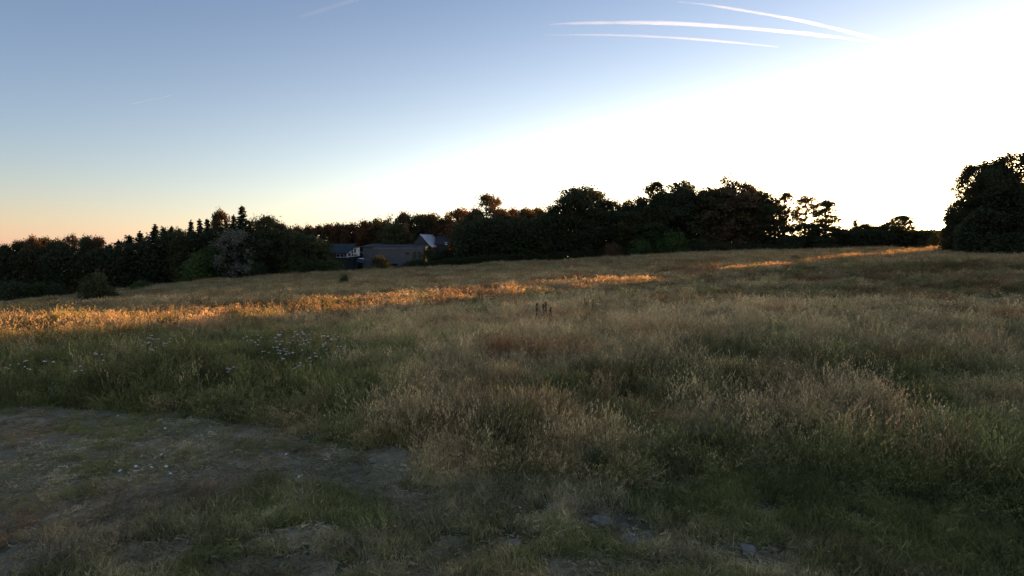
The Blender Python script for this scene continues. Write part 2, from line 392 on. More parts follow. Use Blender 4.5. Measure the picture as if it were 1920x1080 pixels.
# meadow colour map: patches at fixed places in the field (x, y, radius x, radius y, greenness, brightness)
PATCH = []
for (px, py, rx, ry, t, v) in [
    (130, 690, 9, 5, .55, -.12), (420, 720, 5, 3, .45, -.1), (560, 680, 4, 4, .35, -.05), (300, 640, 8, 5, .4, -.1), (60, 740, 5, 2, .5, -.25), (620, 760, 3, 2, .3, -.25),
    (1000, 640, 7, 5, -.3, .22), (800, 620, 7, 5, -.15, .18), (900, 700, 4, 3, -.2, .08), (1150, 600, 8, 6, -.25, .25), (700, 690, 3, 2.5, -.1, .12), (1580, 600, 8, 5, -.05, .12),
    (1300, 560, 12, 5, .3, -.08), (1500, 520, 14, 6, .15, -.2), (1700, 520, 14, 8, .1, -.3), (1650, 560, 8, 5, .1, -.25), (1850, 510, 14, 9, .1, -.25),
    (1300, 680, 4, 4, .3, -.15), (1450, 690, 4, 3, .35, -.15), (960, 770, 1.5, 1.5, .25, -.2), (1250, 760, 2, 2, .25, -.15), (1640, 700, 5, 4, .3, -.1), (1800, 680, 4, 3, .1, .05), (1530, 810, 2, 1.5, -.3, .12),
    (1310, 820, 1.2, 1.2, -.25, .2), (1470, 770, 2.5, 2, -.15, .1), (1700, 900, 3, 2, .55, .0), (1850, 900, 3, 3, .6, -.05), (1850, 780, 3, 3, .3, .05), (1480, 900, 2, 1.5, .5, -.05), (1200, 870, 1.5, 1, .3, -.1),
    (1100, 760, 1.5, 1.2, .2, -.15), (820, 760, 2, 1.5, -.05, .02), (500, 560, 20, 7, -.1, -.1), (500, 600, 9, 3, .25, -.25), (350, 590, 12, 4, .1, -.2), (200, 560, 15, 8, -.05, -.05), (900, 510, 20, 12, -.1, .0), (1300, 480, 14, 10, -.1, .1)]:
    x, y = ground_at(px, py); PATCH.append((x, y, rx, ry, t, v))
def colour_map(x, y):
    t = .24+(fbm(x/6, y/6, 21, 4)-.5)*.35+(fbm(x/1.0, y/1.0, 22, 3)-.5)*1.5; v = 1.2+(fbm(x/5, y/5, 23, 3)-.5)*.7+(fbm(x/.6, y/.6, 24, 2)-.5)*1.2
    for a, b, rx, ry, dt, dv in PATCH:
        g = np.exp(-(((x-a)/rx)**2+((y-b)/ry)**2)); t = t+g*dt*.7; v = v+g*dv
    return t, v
# where the meadow changes from mown/short to tall
SHORT = world_poly([(-900, 1090), (-900, 772), (0, 762), (250, 778), (560, 815), (700, 832), (800, 880), (860, 905), (960, 905), (1080, 905), (1200, 910), (1330, 885), (1450, 890), (1560, 905), (1700, 930), (1850, 960), (2400, 980), (2400, 1090)])
SHORT += [(12, 2.0), (12, -6), (-16, -6), (-16, 2.0)]
def wedge(n, r0, r1, p, az=58):
    """n random points in a sector round the camera; p = power of the density fall-off"""
    u = nr.random(n); e = 2-p
    r = (r0**e+u*(r1**e-r0**e))**(1/e) if abs(e) > 1e-6 else r0*(r1/r0)**u
    a = np.radians(nr.uniform(-az, az, n)); return r*np.sin(a), r*np.cos(a)
def tallness(x, y):
    jx = x+(fbm(x*.9, y*.9, 61, 3)-.5)*1.6; jy = y+(fbm(x*.9, y*.9, 62, 3)-.5)*1.4
    return ~in_poly(jx, jy, SHORT)
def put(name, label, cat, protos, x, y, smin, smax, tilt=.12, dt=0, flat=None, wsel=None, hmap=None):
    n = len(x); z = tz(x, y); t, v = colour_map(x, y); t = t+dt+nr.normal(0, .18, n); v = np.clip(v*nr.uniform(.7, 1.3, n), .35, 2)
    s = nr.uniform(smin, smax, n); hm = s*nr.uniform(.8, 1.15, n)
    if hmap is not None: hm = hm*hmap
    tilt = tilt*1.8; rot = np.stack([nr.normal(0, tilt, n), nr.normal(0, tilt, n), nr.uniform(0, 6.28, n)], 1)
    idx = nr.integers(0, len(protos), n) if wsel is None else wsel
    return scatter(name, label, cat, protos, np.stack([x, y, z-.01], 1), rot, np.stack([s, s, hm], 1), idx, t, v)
def rim(x, y):
    f = 0
    for k in range(8):
        a = k*.785; f = f+tallness(x+1.1*math.cos(a)*(.5+.5*(k % 2)), y+1.1*math.sin(a)*(.5+.5*(k % 2)))/8
    return .3+.7*f**1.3
def hfield(x, y): return .86*np.clip(.30+.75*fbm(x/2.4, y/2.4, 71, 3)+.75*(fbm(x/.55, y/.55, 72, 2)-.25), .3, 1.5)
x, y = wedge(66000, 5.5, 26, 1.0)
k = tallness(x, y) & ~dirt_val(x, y) & (nr.random(len(x)) < .35+1.6*(fbm(x/.8, y/.8, 73, 2)-.25)); x, y = x[k], y[k]
rg = fbm(x/3, y/3, 81, 3); gb = np.exp(-(((x+9)/7)**2+((y-17)/6)**2))
sel = np.where(nr.random(len(x)) < np.clip((rg-.5)*3+gb*.4, .04, .6), 6+nr.integers(0, 3, len(x)), nr.integers(0, 6, len(x)))
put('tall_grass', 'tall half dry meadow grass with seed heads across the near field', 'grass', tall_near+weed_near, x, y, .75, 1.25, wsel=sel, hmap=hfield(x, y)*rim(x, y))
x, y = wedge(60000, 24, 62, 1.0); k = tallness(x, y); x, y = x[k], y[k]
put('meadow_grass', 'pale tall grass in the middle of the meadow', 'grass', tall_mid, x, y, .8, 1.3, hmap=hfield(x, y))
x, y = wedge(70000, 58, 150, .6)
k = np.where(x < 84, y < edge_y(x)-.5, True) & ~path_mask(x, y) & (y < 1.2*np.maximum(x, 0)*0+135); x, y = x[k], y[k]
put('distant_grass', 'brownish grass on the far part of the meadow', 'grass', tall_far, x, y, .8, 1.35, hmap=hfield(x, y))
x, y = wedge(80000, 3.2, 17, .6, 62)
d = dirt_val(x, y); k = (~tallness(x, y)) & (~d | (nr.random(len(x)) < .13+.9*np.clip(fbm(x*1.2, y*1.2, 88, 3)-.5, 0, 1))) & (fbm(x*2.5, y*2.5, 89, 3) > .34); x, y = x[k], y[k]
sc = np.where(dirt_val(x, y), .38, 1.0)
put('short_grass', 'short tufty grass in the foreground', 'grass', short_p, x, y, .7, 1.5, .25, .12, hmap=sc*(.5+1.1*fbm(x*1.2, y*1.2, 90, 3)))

stalk_p = [proto('seed_stalk', [blades(rs, 4, .22, .65, 1.0, .006, .3, 3, 1.0, .026)], M_TALL) for _ in range(5)]
x, y = wedge(15000, 6.5, 30, 1.0); k = tallness(x, y) & ~dirt_val(x, y) & (rim(x, y) > .8) & (fbm(x/2, y/2, 97, 3) > .48); x, y = x[k], y[k]
put('seed_stalks', 'taller dry seed stalks standing above the near meadow grass', 'grass', stalk_p, x, y, .75, 1.1, .15, -.35)
brown_p = [proto('brown_stalk', [blades(rs, 3, .10, .5, .9, .016, .12, 2, 1.0, .05)], mat('brown_stalk', m_plain((.10, .055, .03), (.20, .11, .06), 12))) for _ in range(3)]
x, y = wedge(1500, 14, 90, .8); k = tallness(x, y) & (fbm(x/4, y/4, 98, 3) > .5) & ((x < 70) & (y < edge_y(x)-3)); x, y = x[k], y[k]
put('brown_stalks', 'scattered dark brown dead stalks in the meadow', 'dead stalks', brown_p, x, y, .6, 1.0, .08, 0)

# ------------------------------------------------------------------ trees
def quads_at(rng, C_, size, flat=0.0, jit=.3):
    n = len(C_); a = rng.normal(size=(n, 3)); a[:, 2] *= (1-flat); a /= np.linalg.norm(a, axis=1, keepdims=True)
    b = rng.normal(size=(n, 3)); b[:, 2] *= (1-flat); b -= (a*b).sum(1, keepdims=True)*a; b /= np.linalg.norm(b, axis=1, keepdims=True)+1e-6
    s = (size*rng.uniform(.55, 1.3, n))[:, None]
    V = np.stack([C_-a*s, C_-b*s*.55, C_+a*s, C_+b*s*.55], 1).reshape(-1, 3)
    return V, np.arange(n*4).reshape(-1, 4)
def limb(V, F, p, q, r0, r1, k=4):
    p = np.array(p, float); q = np.array(q, float); d = q-p; L = np.linalg.norm(d)+1e-6; d = d/L
    a = np.cross(d, [0.3, 1, .2]); a /= np.linalg.norm(a); b = np.cross(d, a); base = len(V)
    for c, r in ((p, r0), (q, r1)):
        for i in range(k):
            t = 2*math.pi*i/k; V.append(tuple(c+(a*math.cos(t)+b*math.sin(t))*r))
    for i in range(k): F.append((base+i, base+(i+1) % k, base+k+(i+1) % k, base+k+i))
def finish(name, LV, R, BV, BF):
    me = mesh_from(name+'_crown', LV[0], LV[1], M_FOL)
    a = me.attributes.new('rnd', 'FLOAT', 'FACE'); a.data.foreach_set('value', R.astype(np.float32))
    return me, mesh_from(name+'_trunk', np.array(BV), BF, M_BARK, True)
def broadleaf(name, seed, H=15., W=10., nc=75, nl=70, cs=.95, leaf=.19, base=.08, topw=1.0, flat=.0, squash=.7, shell=.62, lobes=.35, spire=0, conic=False, droop=.22):
    """crown = leaf clumps on limbs inside a lobed envelope; trunk with limbs to the clumps"""
    rg = np.random.default_rng(seed); BV = []; BF = []
    th = rg.uniform(0, 6.28, 5); fr = rg.integers(2, 6, 5)
    cl = []
    while len(cl) < nc:
        t = rg.random()**.85; a = rg.uniform(0, 6.28)
        env = math.sqrt(max(0., 1-((t-.38)/.62)**2))**topw if t > .38 else .62+.38*t/.38
        if conic: env = (1-t)**.62*(.9+.1*math.cos(t*40))
        lob = 1+lobes*(sum(math.sin(fr[k]*a+th[k]+t*5) for k in range(3))/3)
        r = env*lob*(W/2)*(shell+(1-shell)*rg.random()) if rg.random() < .75 else env*(W/2)*rg.random()
        z = H*(base+(1-base-.04)*t)
        cl.append((r*math.cos(a), r*math.sin(a), z+rg.normal(0, .25), cs*rg.uniform(.6, 1.35)))
    if spire: cl += [(rg.normal(0, .2), rg.normal(0, .2), H*(.9+.02*k), .4) for k in range(6)]
    P = []; R = []
    for cx, cy, cz, s in cl:
        n = int(nl*(s/cs)**2*rg.uniform(.6, 1.2)); g = rg.normal(size=(n, 3))*np.array([s*.62, s*.62, s*.62*squash])
        ax = math.atan2(cy, cx); out_ = math.hypot(cx, cy)/(W/2)
        g[:, 2] -= droop*out_*(g[:, 0]*math.cos(ax)+g[:, 1]*math.sin(ax))
        P.append(g+np.array([cx, cy, cz])); R.append(np.clip(rg.random()*.5+rg.random(n)*.5, 0, 1))
    P = np.concatenate(P); R = np.concatenate(R); P[:, 2] = np.maximum(P[:, 2], .1)
    LV = quads_at(rg, P, leaf*1.5, flat)
    tr = H*.017+.06; lean = rg.normal(0, .25, 2); pts = [np.array([lean[0]*k/4, lean[1]*k/4, H*.9*k/4]) for k in range(5)]
    for k in range(4): limb(BV, BF, pts[k], pts[k+1], tr*(1.25-k*.27), tr*(.98-k*.27), 6)
    for cx, cy, cz, s in cl[::2]:
        z0 = max(H*base*.8, cz-.55*math.hypot(cx, cy)-.8); z0 = min(z0, H*.85); k = z0/(H*.9)*4; c0 = np.array([lean[0]*k/4, lean[1]*k/4, z0])
        mid = (c0+np.array([cx, cy, cz]))/2+np.array([0, 0, .25]); limb(BV, BF, c0, mid, tr*.38, tr*.24, 3); limb(BV, BF, mid, (cx, cy, cz), tr*.24, tr*.07, 3)
    return finish(name, LV, R, BV, BF)
def spruce(name, seed, H=15., W=5., nt=42, nb=8):
    rg = np.random.default_rng(seed); BV = []; BF = []; P = []; R = []
    limb(BV, BF, (0, 0, 0), (0, 0, H*.97), H*.014+.04, .03, 6)
    for k in range(nt):
        t = (k+rg.random()*.5)/nt; z = H*(.05+.93*t); r = W/2*(1-t)**.85*rg.uniform(.7, 1.15)+.12
        for j in range(nb):
            a = rg.uniform(0, 6.28); rr = r*rg.uniform(.6, 1.15); n = max(3, int(rr*7)); s = np.linspace(.1, 1, n)
            zz = z-(s*rr*(.2+.4*rg.random()))+.16*rr*s*s
            q = np.stack([np.cos(a)*s*rr, np.sin(a)*s*rr, zz], 1)+rg.normal(0, .07, (n, 3)); P.append(q); R.append(np.full(n, rg.random())*.6+rg.random(n)*.4)
            limb(BV, BF, (0, 0, z), (math.cos(a)*rr*.8, math.sin(a)*rr*.8, z-rr*.2), .025, .008, 3)
    P.append(np.stack([np.zeros(8), np.zeros(8), np.linspace(H*.93, H*1.0, 8)], 1)); R.append(np.full(8, .4))
    P = np.concatenate(P); return finish(name, quads_at(rg, P, .36, .3), np.concatenate(R), BV, BF)
def shrub(name, seed, H=4., W=5., nc=60, nl=60, leaf=.13):
    rg = np.random.default_rng(seed); BV = []; BF = []; P = []; R = []; th = rg.uniform(0, 6.28, 4)
    for _ in range(nc):
        a = rg.uniform(0, 6.28); t = rg.random(); e = math.acos(t); lob = 1+.16*math.sin(3*a+th[0])+.13*math.sin(5*a+th[1]+t*4); s = .38*H/4*rg.uniform(.6, 1.3)+.15
        rr = rg.uniform(.72, 1.0) if rg.random() < .8 else rg.random()
        c = np.array([math.cos(a)*math.sin(e)*W/2*rr*lob, math.sin(a)*math.sin(e)*W/2*rr*lob, max(.15, t*H*.94*rr)])
        n = int(nl*rg.uniform(.6, 1.3)); P.append(c+rg.normal(size=(n, 3))*s*np.array([1, 1, .8])); R.append(rg.random()*.5+rg.random(n)*.5)
        if _ % 4 == 0: limb(BV, BF, (rg.normal(0, .15), rg.normal(0, .15), 0), c, .05, .012, 3)
    P = np.concatenate(P); P[:, 2] = np.maximum(P[:, 2], .05); return finish(name, quads_at(rg, P, leaf*1.5), np.concatenate(R), BV, BF)
def wisp(name, seed, H=9., W=4., nb=26, leafn=5):
    rg = np.random.default_rng(seed); BV = []; BF = []; P = []; p = np.zeros(3); pts = [p]
    for k in range(6): p = p+np.array([rg.normal(0, .16), rg.normal(0, .16), H/6]); pts.append(p); limb(BV, BF, pts[-2], p, .10-.014*k, .085-.014*k, 5)
    for _ in range(nb):
        t = rg.uniform(.3, 1)*6; k = min(5, int(t)); b = pts[k]+(pts[k+1]-pts[k])*(t-k); a = rg.uniform(0, 6.28); L = W/2*rg.uniform(.3, 1)*(1.2-t/8)
        q = b+np.array([math.cos(a)*L, math.sin(a)*L, L*rg.uniform(.5, 1.3)]); limb(BV, BF, b, q, .03, .01, 3)
        for _k in range(leafn): P.append(b+(q-b)*rg.uniform(.4, 1.1)+rg.normal(0, .12, 3))
    P = np.array(P); return finish(name, quads_at(rg, P, .14), rg.random(len(P)), BV, BF)

KIND = {
 'dense': [broadleaf('dense_tree', 10+i, nc=120, nl=125, leaf=.16) for i in range(4)],
 'lacy': [broadleaf('open_tree', 20+i, nc=85, nl=85, cs=.78, leaf=.15, base=.2, shell=.5, lobes=.5) for i in range(4)],
 'layer': [broadleaf('layered_tree', 30+i, nc=170, nl=55, cs=.85, leaf=.14, base=.06, squash=.34, flat=.3, topw=1.0, lobes=.35, shell=.7, conic=True, droop=.5) for i in range(3)],
 'spruce': [spruce('spruce', 40+i) for i in range(4)],
 'willow': [broadleaf('feathery_tree', 50+i, nc=85, nl=55, cs=.7, leaf=.14, base=.05, squash=1.3, lobes=.4) for i in range(2)],
 'big': [broadleaf('big_tree', 80+i, nc=230, nl=210, cs=.85, leaf=.105, base=.05, topw=.7, shell=.75, lobes=.2) for i in range(2)],
 'shrub': [shrub('shrub', 60+i) for i in range(4)],
 'wisp': [wisp('thin_tree', 70+i) for i in range(2)],
}
NOM = {'big': (14.8, 9.2), 'dense': (14.8, 8.6), 'lacy': (14.8, 8.6), 'layer': (14.8, 9.5), 'spruce': (15, 2.9), 'willow': (14.8, 8.6), 'shrub': (4.2, 5.6), 'wisp': (10, 4)}
NAMES = {'big': 'broadleaf_tree', 'dense': 'broadleaf_tree', 'lacy': 'open_crowned_tree', 'layer': 'layered_tree', 'spruce': 'spruce_tree', 'willow': 'willow_tree', 'shrub': 'shrub', 'wisp': 'thin_tree'}
TONE = {'dark': (.080, .088, .046), 'green': (.085, .112, .042), 'olive': (.118, .115, .050), 'brown': (.145, .100, .054), 'rust': (.19, .10, .048), 'grey': (.22, .21, .15), 'spruce': (.055, .068, .042), 'sunlit_gold': (.30, .19, .07), 'lime': (.10, .14, .045)}  # the golden entry puts low orange sunlight into the leaf colour
tr_rng = random.Random(8); cnt = {}
def tree_xy(kind, X, Y, H, Wd, tone, label, group, cat='tree', zoff=0.0):
    hN, wN = NOM[kind]; ms = KIND[kind]; i = cnt.get(kind, 0); cnt[kind] = i+1; cm, tm = ms[i % len(ms)]
    z = tz1(X, Y)-.15+zoff
    o = empty(NAMES[kind], (X, Y, z), tr_rng.uniform(0, 6.28), label, cat, group); o.scale = (Wd/wN, Wd/wN, H/hN)
    c = link('crown', cm, o); t = link('trunk', tm, o); j = tr_rng.uniform(.85, 1.18); c.color = tuple(v*j for v in TONE[tone])+(1,)
    return o
def tree(kind, px, top, wpx, Y, tone, label, group=None, cat='tree'):
    p = at(px, top, Y); z = tz1(p[0], Y); H = p[2]-z+.15; Wd = wpx/FPX*Y
    return tree_xy(kind, p[0], Y, H, Wd, tone, label, group, cat)
G1 = 'trees of the far wood on the left'; G2 = 'trees of the low wood behind the buildings'; G3 = 'tall trees of the middle grove'; G4 = 'small trees in the gap at the right'; G5 = 'tall trees at the right edge'; G6 = 'bushes along the foot of the wood'
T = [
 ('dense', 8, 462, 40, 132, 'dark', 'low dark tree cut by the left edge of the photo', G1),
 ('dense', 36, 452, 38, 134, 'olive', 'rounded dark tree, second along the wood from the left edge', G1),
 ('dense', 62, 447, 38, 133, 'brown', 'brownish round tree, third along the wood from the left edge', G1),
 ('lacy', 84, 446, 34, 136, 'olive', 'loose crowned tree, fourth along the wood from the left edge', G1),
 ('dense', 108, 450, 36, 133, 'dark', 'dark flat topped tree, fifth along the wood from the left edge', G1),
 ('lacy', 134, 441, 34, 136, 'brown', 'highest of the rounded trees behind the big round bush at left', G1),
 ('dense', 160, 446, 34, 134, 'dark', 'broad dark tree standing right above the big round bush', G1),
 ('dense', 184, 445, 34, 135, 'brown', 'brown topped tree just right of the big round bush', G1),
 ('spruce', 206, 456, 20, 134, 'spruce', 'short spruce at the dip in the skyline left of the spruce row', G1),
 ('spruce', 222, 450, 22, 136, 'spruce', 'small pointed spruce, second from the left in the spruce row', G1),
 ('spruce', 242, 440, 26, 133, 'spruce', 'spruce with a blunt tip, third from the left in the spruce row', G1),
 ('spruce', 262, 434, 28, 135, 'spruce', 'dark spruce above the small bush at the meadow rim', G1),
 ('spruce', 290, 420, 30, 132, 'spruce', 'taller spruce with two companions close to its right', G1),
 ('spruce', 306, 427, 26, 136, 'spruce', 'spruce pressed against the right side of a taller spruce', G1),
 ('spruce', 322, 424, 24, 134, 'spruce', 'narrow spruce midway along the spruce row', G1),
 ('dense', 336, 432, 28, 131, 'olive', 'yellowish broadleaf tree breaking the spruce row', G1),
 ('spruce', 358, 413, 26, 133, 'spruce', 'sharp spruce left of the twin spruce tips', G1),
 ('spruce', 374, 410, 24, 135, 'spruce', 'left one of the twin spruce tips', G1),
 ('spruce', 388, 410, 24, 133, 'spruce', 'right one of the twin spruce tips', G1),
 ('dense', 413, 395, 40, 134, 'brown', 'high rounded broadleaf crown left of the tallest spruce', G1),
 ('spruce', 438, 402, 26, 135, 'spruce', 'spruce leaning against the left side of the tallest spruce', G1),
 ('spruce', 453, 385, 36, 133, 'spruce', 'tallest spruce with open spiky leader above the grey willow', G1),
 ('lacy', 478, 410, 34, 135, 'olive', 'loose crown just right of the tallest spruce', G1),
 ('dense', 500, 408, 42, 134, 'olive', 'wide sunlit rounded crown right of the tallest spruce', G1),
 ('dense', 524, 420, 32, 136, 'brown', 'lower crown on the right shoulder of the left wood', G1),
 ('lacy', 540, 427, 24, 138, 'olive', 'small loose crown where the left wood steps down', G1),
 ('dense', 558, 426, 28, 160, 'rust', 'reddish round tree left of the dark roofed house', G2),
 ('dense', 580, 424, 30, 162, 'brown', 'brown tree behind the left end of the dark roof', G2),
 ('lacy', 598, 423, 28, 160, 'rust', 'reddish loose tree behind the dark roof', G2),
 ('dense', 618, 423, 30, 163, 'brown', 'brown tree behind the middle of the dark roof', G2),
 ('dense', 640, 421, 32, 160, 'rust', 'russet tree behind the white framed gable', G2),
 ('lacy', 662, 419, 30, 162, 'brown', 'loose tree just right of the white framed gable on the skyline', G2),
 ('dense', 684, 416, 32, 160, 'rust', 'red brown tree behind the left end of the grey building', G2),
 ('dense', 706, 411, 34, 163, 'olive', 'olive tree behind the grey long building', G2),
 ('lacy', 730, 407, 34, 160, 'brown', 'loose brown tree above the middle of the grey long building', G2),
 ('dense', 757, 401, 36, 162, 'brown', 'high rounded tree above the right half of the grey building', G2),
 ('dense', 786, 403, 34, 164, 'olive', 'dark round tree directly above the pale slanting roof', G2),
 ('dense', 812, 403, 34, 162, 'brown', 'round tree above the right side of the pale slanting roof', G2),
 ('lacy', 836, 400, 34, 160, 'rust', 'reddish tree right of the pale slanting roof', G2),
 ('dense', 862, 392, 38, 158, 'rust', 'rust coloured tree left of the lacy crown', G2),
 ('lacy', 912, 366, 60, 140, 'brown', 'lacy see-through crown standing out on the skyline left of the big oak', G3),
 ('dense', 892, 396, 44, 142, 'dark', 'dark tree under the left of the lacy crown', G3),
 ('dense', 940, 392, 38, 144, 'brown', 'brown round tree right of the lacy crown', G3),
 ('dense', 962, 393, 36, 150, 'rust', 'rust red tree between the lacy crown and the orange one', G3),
 ('dense', 985, 391, 40, 142, 'sunlit_gold', 'orange sunlit tree with a rounded top left of the big dark oak', G3),
 ('dense', 1008, 392, 38, 146, 'sunlit_gold', 'orange lit tree touching the left of the big dark oak', G3),
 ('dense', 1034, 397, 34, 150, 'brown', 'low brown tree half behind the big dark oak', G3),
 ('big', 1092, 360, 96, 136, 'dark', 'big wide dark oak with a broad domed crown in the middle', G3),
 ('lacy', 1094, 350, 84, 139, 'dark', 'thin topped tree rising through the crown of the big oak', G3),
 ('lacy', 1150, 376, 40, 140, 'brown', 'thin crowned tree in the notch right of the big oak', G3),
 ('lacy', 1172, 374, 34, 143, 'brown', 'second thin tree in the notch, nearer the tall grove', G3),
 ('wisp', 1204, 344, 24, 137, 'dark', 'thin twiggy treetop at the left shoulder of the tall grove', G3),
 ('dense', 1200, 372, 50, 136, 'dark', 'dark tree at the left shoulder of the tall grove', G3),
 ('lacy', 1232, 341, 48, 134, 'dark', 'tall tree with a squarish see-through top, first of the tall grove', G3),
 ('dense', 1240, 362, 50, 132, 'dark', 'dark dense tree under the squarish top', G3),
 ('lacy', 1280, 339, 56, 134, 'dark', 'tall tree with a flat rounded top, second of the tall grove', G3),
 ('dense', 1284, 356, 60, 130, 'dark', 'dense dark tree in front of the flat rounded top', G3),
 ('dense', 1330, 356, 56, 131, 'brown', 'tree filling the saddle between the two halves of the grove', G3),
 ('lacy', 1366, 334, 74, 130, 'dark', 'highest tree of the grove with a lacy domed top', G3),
 ('dense', 1366, 352, 76, 127, 'brown', 'broad tree under the highest lacy dome of the grove', G3),
 ('lacy', 1404, 341, 50, 130, 'brown', 'tree right beside the highest dome of the grove', G3),
 ('dense', 1418, 358, 60, 126, 'dark', 'dense tree on the right slope of the grove', G3),
 ('dense', 1446, 382, 44, 126, 'dark', 'lower dark tree at the right end of the grove', G3),
 ('lacy', 1474, 361, 36, 124, 'brown', 'slim airy tree at the right end of the grove', G3),
 ('lacy', 1512, 367, 42, 122, 'brown', 'airy tree standing left of the wide tiered one', G3),
 ('layer', 1550, 373, 76, 120, 'olive', 'wide tiered tree with drooping boughs beside the bright gap', G3),
 ('dense', 1525, 420, 80, 121, 'dark', 'dark low tree between the airy tree and the wide tiered one', G3),
 ('layer', 1604, 412, 30, 124, 'brown', 'small tiered tree first in the bright gap', G4),
 ('dense', 1626, 420, 44, 124, 'dark', 'low round tree in the bright gap', G4),
 ('wisp', 1652, 388, 28, 120, 'brown', 'thin nearly bare tree standing up in the bright gap', G4),
 ('lacy', 1668, 414, 32, 122, 'dark', 'small dark tree right of the thin bare one', G4),
 ('dense', 1692, 404, 46, 120, 'dark', 'pointed dark tree with a thin leader in the bright gap', G4),
 ('wisp', 1692, 380, 14, 120, 'brown', 'thin leader stem above the pointed dark tree', G4),
 ('shrub', 1736, 428, 34, 118, 'olive', 'loose bright edged bush left of the tall trees at right', G4, 'bush'),
 ('shrub', 1758, 430, 30, 112, 'olive', 'low bush touching the tall trees at right', G4, 'bush'),
 ('shrub', 1715, 436, 40, 120, 'dark', 'dark low bush beside the pointed dark tree', G4, 'bush'),
 ('shrub', 1650, 434, 70, 122, 'dark', 'wide dark bush under the thin bare tree', G4, 'bush'),
 ('shrub', 1595, 438, 60, 120, 'dark', 'dark bush at the foot of the first small tiered tree', G4, 'bush'),
 ('big', 1806, 376, 56, 94, 'dark', 'lowest tree on the left flank of the tall trees at right', G5),
 ('big', 1846, 308, 96, 92, 'dark', 'tall dark tree, the left of the two tall ones at right', G5),
 ('big', 1908, 286, 110, 88, 'dark', 'tallest dark tree cut by the right edge', G5),
 ('big', 1870, 330, 90, 96, 'brown', 'brownish tree between the two tall ones at right', G5),
 ('shrub', 1791, 442, 52, 91, 'dark', 'dark bush at the left foot of the tall trees at right', G5, 'bush'),
 ('shrub', 1855, 436, 70, 86, 'dark', 'dark bush below the left tall tree at right', G5, 'bush'),
 ('shrub', 1905, 432, 70, 84, 'dark', 'dark bush cut by the right edge below the tallest tree', G5, 'bush'),
 # foot of the wood
 ('shrub', 178, 507, 62, 90, 'olive', 'big round bush standing in the meadow at left', G6, 'bush'),
 ('shrub', 18, 526, 58, 108, 'dark', 'dark bush at the left edge of the meadow', G6, 'bush'),
 ('shrub', 72, 528, 44, 112, 'green', 'low bush between the left edge and the big round bush', G6, 'bush'),
 ('shrub', 104, 530, 34, 112, 'dark', 'small low bush just left of the big round bush', G6, 'bush'),
 ('shrub', 266, 526, 40, 110, 'green', 'small low bush right of the big round bush', G6, 'bush'),
 ('willow', 440, 430, 66, 126, 'grey', 'pale grey feathery willow in front of the dark spruces', G1),
 ('shrub', 372, 472, 62, 124, 'lime', 'green rounded bush left of the grey willow', G6, 'bush'),
 ('dense', 395, 465, 50, 127, 'green', 'low green tree behind the bush left of the grey willow', G1),
 ('dense', 500, 435, 56, 130, 'dark', 'dark tree right of the grey willow', G1),
 ('willow', 548, 438, 48, 130, 'olive', 'soft grey green tree left of the dark roofed house', G1),
 ('dense', 586, 446, 46, 134, 'olive', 'round olive tree at the left end of the dark roof', G1),
 ('shrub', 572, 484, 70, 127, 'green', 'long low bush left in front of the dark roofed house', G6, 'bush'),
 ('shrub', 618, 485, 60, 128, 'green', 'low bush right in front of the dark roofed house', G6, 'bush'),
 ('shrub', 480, 490, 46, 125, 'dark', 'dark bush at the right foot of the grey willow', G6, 'bush'),
 ('shrub', 712, 478, 44, 133, 'dark', 'dark bush against the grey long building', G6, 'bush'),
 ('shrub', 785, 484, 60, 131, 'green', 'low green bush under the right windows of the grey building', G6, 'bush'),
 ('dense', 803, 468, 20, 138, 'green', 'small green tree against the right end of the grey building', G2),
 ('dense', 836, 468, 30, 138, 'dark', 'dark tree right of the grey building', G2),
 ('dense', 740, 420, 56, 156, 'olive', 'olive tree rising behind the grey building roof', G2),
 ('lacy', 757, 420, 20, 157, 'sunlit_gold', 'narrow orange lit treetop behind the grey building', G2),
 ('lacy', 846, 418, 34, 166, 'sunlit_gold', 'yellow lit tree behind the dark roof with the white speck', G2),
 ('dense', 874, 425, 44, 142, 'dark', 'dark tree right of the roofs', G2),
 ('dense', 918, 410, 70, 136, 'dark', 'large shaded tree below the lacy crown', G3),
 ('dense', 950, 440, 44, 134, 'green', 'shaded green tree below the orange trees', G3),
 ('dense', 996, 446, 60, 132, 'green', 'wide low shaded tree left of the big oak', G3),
 ('willow', 1048, 430, 46, 132, 'dark', 'shaded tree at the left foot of the big oak', G3),
 ('dense', 1150, 420, 44, 132, 'rust', 'reddish low tree at the right foot of the big oak', G3),
 ('dense', 1184, 398, 60, 132, 'olive', 'grey green tree filling the notch right of the big oak', G3),
 ('dense', 1226, 418, 50, 127, 'green', 'shaded tree left of the green bush under the grove', G3),
 ('shrub', 1266, 432, 78, 121, 'lime', 'bright green bush at the foot of the tall grove', G6, 'bush'),
 ('shrub', 1205, 448, 50, 122, 'green', 'dull bush left of the bright green bush', G6, 'bush'),
 ('shrub', 1150, 456, 44, 125, 'brown', 'brownish bush under the reddish low tree', G6, 'bush'),
 ('shrub', 1318, 446, 44, 119, 'dark', 'dark bush just right of the bright green bush', G6, 'bush'),
 ('shrub', 1480, 442, 54, 117, 'dark', 'dark bush under the slim airy tree', G6, 'bush'),
 ('shrub', 1540, 444, 70, 116, 'dark', 'dark bush under the wide tiered tree', G6, 'bush'),
]
for r in T:
    kind, px, top, w, Y, tone, lab, grp = r[:8]
    if kind in ('dense', 'lacy') and grp in (G1, G2) and top < 460: w *= tr_rng.uniform(.85, 1.5)
    if kind == 'layer': w *= 1.12
    elif kind != 'shrub' and kind != 'wisp': w *= {G3: 1.38, G4: 1.3, G2: 1.3, G1: 1.15}.get(grp, 1.0)
    tree(kind, px, top, w, Y, tone, lab, grp, r[8] if len(r) > 8 else 'tree')
